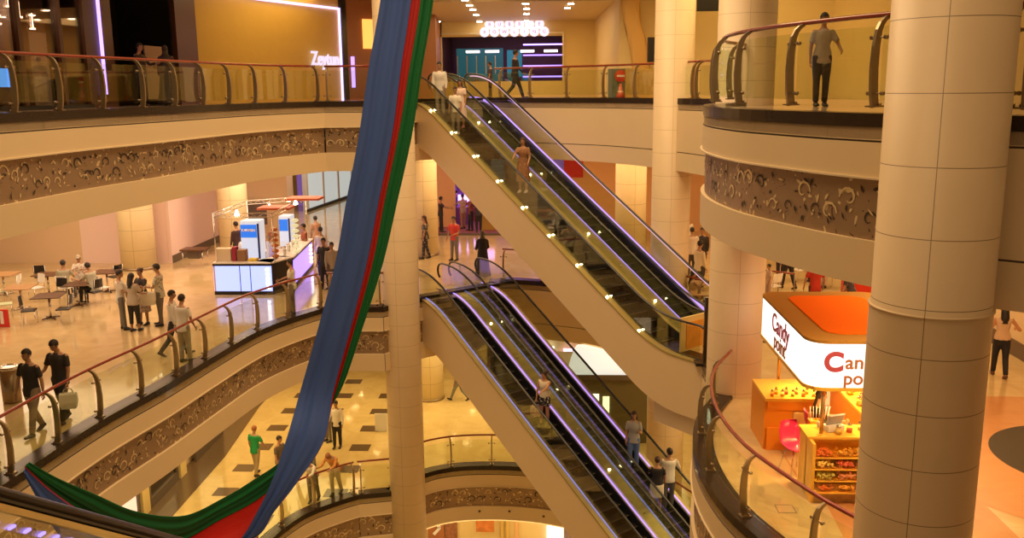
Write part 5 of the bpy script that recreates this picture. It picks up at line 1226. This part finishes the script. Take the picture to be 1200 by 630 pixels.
# litter bin, red stand, green banner
p=g(15,470); o=thing('litter_bin',tuple(p),'round polished steel litter bin behind the man in black','bin'); mb=MB(); mb.lathe([(.19,0),(.2,.02),(.2,.78)],n=24); mb.build('drum','steel',o); mb=MB(); mb.lathe([(.21,.78),(.21,.84),(.15,.86),(.15,.84)],n=24); mb.build('rim','chrome',o)
p=g(4,383); o=tag(MB().box(-.2,.2,-.02,.02,0,.55).build('floor_sign',pm('red_board',(.7,.04,.03),.5),None,tuple(p)),'small red and white floor sign at the left edge','sign'); mb=MB(); mb.box(-.05,.05,-.03,-.02,.1,.5); mb.build('white_stripe','white',o)
p=g(0,545); o=thing('banner_stand',(p.x-.45,p.y,L2),'green roll-up banner at the left picture edge behind the railing','banner'); mb=MB(); mb.box(-.45,.45,-.02,.02,.05,1.9); mb.build('banner_sheet',pm('banner_green',(.04,.20,.03),.5),o); mb=MB(); mb.box(-.4,.4,-.12,.12,0,.05); mb.build('foot','chrome',o); mb=MB(); mb.box(.2,.46,-.03,-.02,1.15,1.4); mb.build('red_patch',pm('banner_red',(.5,.04,.02),.5),o)
# bench / red planter glow omitted ; plants and machines of the arcade
for q,(X,Y,c,l) in enumerate(((545,262,(.25,.08,.5),'violet arcade machine at the back'),(556,258,(.5,.1,.1),'red arcade machine beside the violet one'),(535,255,(.08,.15,.5),'blue arcade machine beside the orange wall'),(572,268,(.5,.3,.08),'yellow arcade machine nearest the escalator'))):
    p=g(X,Y); o=thing('arcade_machine',tuple(p),l,'arcade machine'); mb=MB(); mb.loft([[Vector((sx*.4,y,z)) for sx,y in ((-1,y0),(1,y0),(1,.4),(-1,.4))] for z,y0 in ((0,-.4),(.9,-.4),(1.0,-.1),(1.7,0),(1.9,-.2),(2.0,-.2))],smooth=False); mb.build('cabinet',cm('machine',c,.4),o)
    mb=MB(); mb.box(-.33,.33,-.13,-.1,1.05,1.55); mb.build('screen',em('arcade_screen_%d'%q,(.7,.4,1),2.5),o)
q=aty(672,214,44.3); board('red_poster',(q.x,44.37,q.z+.25),.95,1.15,pm('poster_red',(.7,.03,.03),.5),'red and white poster above the upper escalator','poster')
# cafe tables behind right column
for X,Y,l in ((818,300,'small cafe table with cups beside the sitting woman'),(824,312,'second small cafe table close to the right balcony')):
    p=aty(X,Y,29.0 if Y<305 else 27.5); cafe_table((p.x,p.y,L2),.7,tan,l)
for X,Y,l in ((905,350,'pale chair behind the candy kiosk roof, left side'),(975,338,'chair of the person in orange'),(935,330,'pale chair farther back behind the candy kiosk')): cafe_chair(at(X,Y,L2),rad(30),wht,l)
mb=MB(); p=at(893,347,L2); p2=at(930,352,L2); m,L=frame(p,p2,L2); 
t=thing('low_rail',tuple(p),'low dark rail behind the left corner of the kiosk roof','railing'); d=p2-p
mb=MB(); mb.tube([(0,0,.9),(d.x,d.y,.9)],.035,8); mb.build('handrail','wood',t)
for k in (0,.5,1): mb=MB(); mb.tube([(d.x*k,d.y*k,0),(d.x*k,d.y*k,.9)],.02,6); mb.build('post','steel',t)
# lit picture panel under the upper escalator foot
_ax=Vector((math.cos(TH),math.sin(TH),0)); _d3=Vector((math.sin(TH),-math.cos(TH),0)); _p=Vector((PU[0],PU[1],L2))+_ax*.72+_d3*.75
t=thing('notice_panel',tuple(_p),'orange framed picture panel behind the glass at the foot of the upper escalator','notice board',rz=TH); mb=MB(); mb.box(-.52,.52,0,.05,.0,1.0); mb.build('panel_board','cream_yellow',t); mb=MB(); mb.box(-.32,.34,-.02,0,.12,.85); mb.build('picture',pm('amber_picture',(.80,.32,.03),.4,var=.4,scale=4),t)
_q=Vector((3.9,22.55,L2)); t=thing('barrier_post',tuple(_q),'dark square post on a black foot between the upper escalator and the right column','post'); mb=MB(); mb.box(-.07,.07,-.07,.07,.05,1.75); mb.build('shaft','granite',t); mb=MB(); mb.box(-.28,.22,-.2,.2,-.02,.06,bev=.01); mb.build('foot','black',t)
# ------------------------------------------------------------ lower floor shops seen past the escalators
def lb(p,x0,x1,y0,y1,z0,z1,mat,name): mb=MB(); mb.box(x0,x1,y0,y1,z0,z1,bev=0); return mb.build(name,mat,p)
q=aty(712,500,33.4); t=thing('shop_kiosk',(q.x,33.4,L1),'shop kiosk with a curved white canopy and a dark glass front on the lower floor','kiosk')
lb(t,-1.9,1.9,0,3,0,2.6,pm('olive_glass_front',(.16,.13,.06),.2),'body'); lb(t,-2.0,2.0,-.15,3,2.6,2.8,'base','roof_edge')
mb=MB(); rings=[]
for k in range(9):
    a=k/8; z=2.8+1.1*math.sin(a*PI*.55); rings.append([Vector((-1.6+a*.5,-.1+.3*a,z)),Vector((1.7,-.1+.3*a,z+.1*a)),Vector((1.7,-.0+.3*a,z+.1*a)),Vector((-1.6+a*.5,.0+.3*a,z))])
mb.loft(rings); mb.build('curved_canopy',em('canopy_white',(1,.95,.82),.85),t)
lb(t,-.75,-.35,-.05,0,.9,2.0,em('lit_letters',(1,.95,.7),2.5),'lit_window'); lb(t,-.2,.05,-.05,0,1.1,1.9,em('lit_letters2',(1,.9,.5),2),'lit_window'); lb(t,-2.1,-1.9,-.1,.1,0,3.2,'yellow_wall','corner_post')
q=aty(668,470,38.5); t=thing('shop_display',(q.x,38.5,L1),'small bright shop display with pink lamp beyond the escalators on the lower floor','display'); lb(t,-1.5,1.0,0,.6,0,1.2,pm('display_counter',(.45,.38,.3),.4),'counter'); lb(t,-1.2,-.7,.2,.4,1.9,2.3,em('display_lamp',(1,.95,.9),4),'lamp'); lb(t,-.3,.1,.2,.4,1.7,2.2,em('pink_lamp',(1,.5,.9),4),'lamp'); lb(t,-1.5,1.0,.6,.7,0,3.2,pm('display_back',(.42,.33,.18),.5,var=.5,scale=3),'back_panel')
t=thing('bollard_sign',tuple(at(447,505,L1)),'small white folded floor sign beside the tall column','sign'); lb(t,-.25,.25,-.02,.02,0,.75,'white','board')
# people standing in the gap below the escalators are built above; benches
# ------------------------------------------------------------ lights
def area(x,y,z,sx,sy,e,c=(1,.74,.42),rx=0,rz=0,ry=0):
    l=D.lights.new('ceiling_and_fill_lamp','AREA'); l.shape='RECTANGLE'; l.size=sx; l.size_y=sy; l.energy=e; l.color=c
    o=D.objects.new('ceiling_and_fill_lamp',l); COL.objects.link(o); o.location=(x,y,z); o.rotation_euler=(rx,ry,rz); return o
def spot(x,y,z,e,c):
    l=D.lights.new('kiosk_and_fill_spot','SPOT'); l.energy=e; l.color=c; l.spot_size=rad(140); l.spot_blend=.8; l.shadow_soft_size=.12
    o=D.objects.new('kiosk_and_fill_spot',l); COL.objects.link(o); o.location=(x,y,z); return o
WA=(1,.72,.36); PI_=(1,.68,.40)
# middle floor
area(-15,27,T2-.05,7,14,620,(1,.70,.45)); area(-11.5,36,T2-.05,5,7,430,(1,.72,.48)); area(-13,48,T2-.05,3,8,220,(1,.8,.6))
area(-3,38,T2-.05,5,6,260,(1,.66,.32)); area(4,36,T2-.05,7,7,330,(1,.62,.28)); area(10.2,28,T2-.05,5.5,12,520,(1,.64,.28)); area(8.2,17,T2-.05,3.5,5,200,(1,.58,.22)); area(9.5,14,T2-.05,3,6,130,(1,.64,.28))
area(-20,31,T2-.05,5,5,230,(1,.72,.45)); area(-3.5,47.5,T2-.05,4,5,130,(.7,.35,1))  # first one: unseen fill, added to brighten the beige food court wall
# lower floor
area(-11,32,T1-.05,4,16,520,(1,.72,.30)); area(-11.5,20,T1-.05,3,10,230,(1,.72,.30)); area(-3,37,T1-.05,8,6,420,(1,.72,.30)); area(3.5,36,T1-.05,5,10,330,(1,.72,.34)); area(5.2,25,T1-.05,2.5,5,160,(1,.70,.32))
# ground
area(-1,31.8,L1-2.05,12,4,420,(1,.72,.34)); area(0,20,L1-2.05,8,8,260,(1,.72,.32))
# candy kiosk lamps
[spot(5.0+.8*(q%2),15.6+1.6*(q//2),L2+1.88,190,(1,.60,.18)) for q in range(4)]; spot(5.1,12.9,T2-.1,520,(1,.64,.26))  # last spot: unseen fill, added in front to light the candy bins
# top galleries
area(-2,40.5,L3+3.5,6,7,230,(1,.66,.24)); area(-9.6,33.5,L3+4.2,1.2,6,110,(1,.66,.22)); area(-12,22,L3+4.2,2,8,22,(1,.55,.28)); area(5.5,28.5,L3+4.2,3,4,130,(1,.68,.25)); area(7.5,20,L3+4.2,2.5,8,45,(1,.70,.28))
area(-2.4,49,L3+3.2,4,3,70,(.75,.45,1))  # violet fill, added to brighten the dark bowling hall interior
# atrium light from high above
area(-3,23,32,10,16,3150,(1,.68,.36))
area(-2,7,32,8,8,900,(1,.66,.33))  # unseen fill, added to brighten the near column
# round ceiling lamps mirrored in the polished floors
def lampdisc(x,y,z,i):
    t=thing('ceiling_light',(x,y,z),'round lamp in the gallery ceiling, mirrored in the polished floor below','ceiling light','round lamps of the lower galleries'); mb=MB(); mb.lathe([(.13,-.02),(.15,-.02),(.15,0),(.13,0)],n=14); mb.build('rim','chrome',t); mb=MB(); mb.lathe([(.125,-.015),(.125,0)],n=12); mb.build('bulb',em('warm_bulb',(1,.85,.55),60) if 'wb' not in MT else MT['wb'],t)
MT['wb']=em('warm_bulb',(1,.85,.55),60)
for X,Y in ((423,462),(416,476.6),(408,489),(442,530),(424,576),(347,613),(554,481),(547,518),(531,511)):
    v=at(X,Y,L1)*((13.6+T1-L1)/13.6); lampdisc(v.x,v.y,T1-.07,0)
for y in range(16,36,4): lampdisc(-12.5,y,T2-.07,0)
w=D.worlds.new('world'); SC.world=w; w.use_nodes=True; w.node_tree.nodes['Background'].inputs[0].default_value=(1,.64,.33,1); w.node_tree.nodes['Background'].inputs[1].default_value=.33
SC.view_settings.view_transform='Standard'; SC.view_settings.look='None'; SC.view_settings.gamma=1; SC.view_settings.use_curve_mapping=False; SC.view_settings.exposure=0
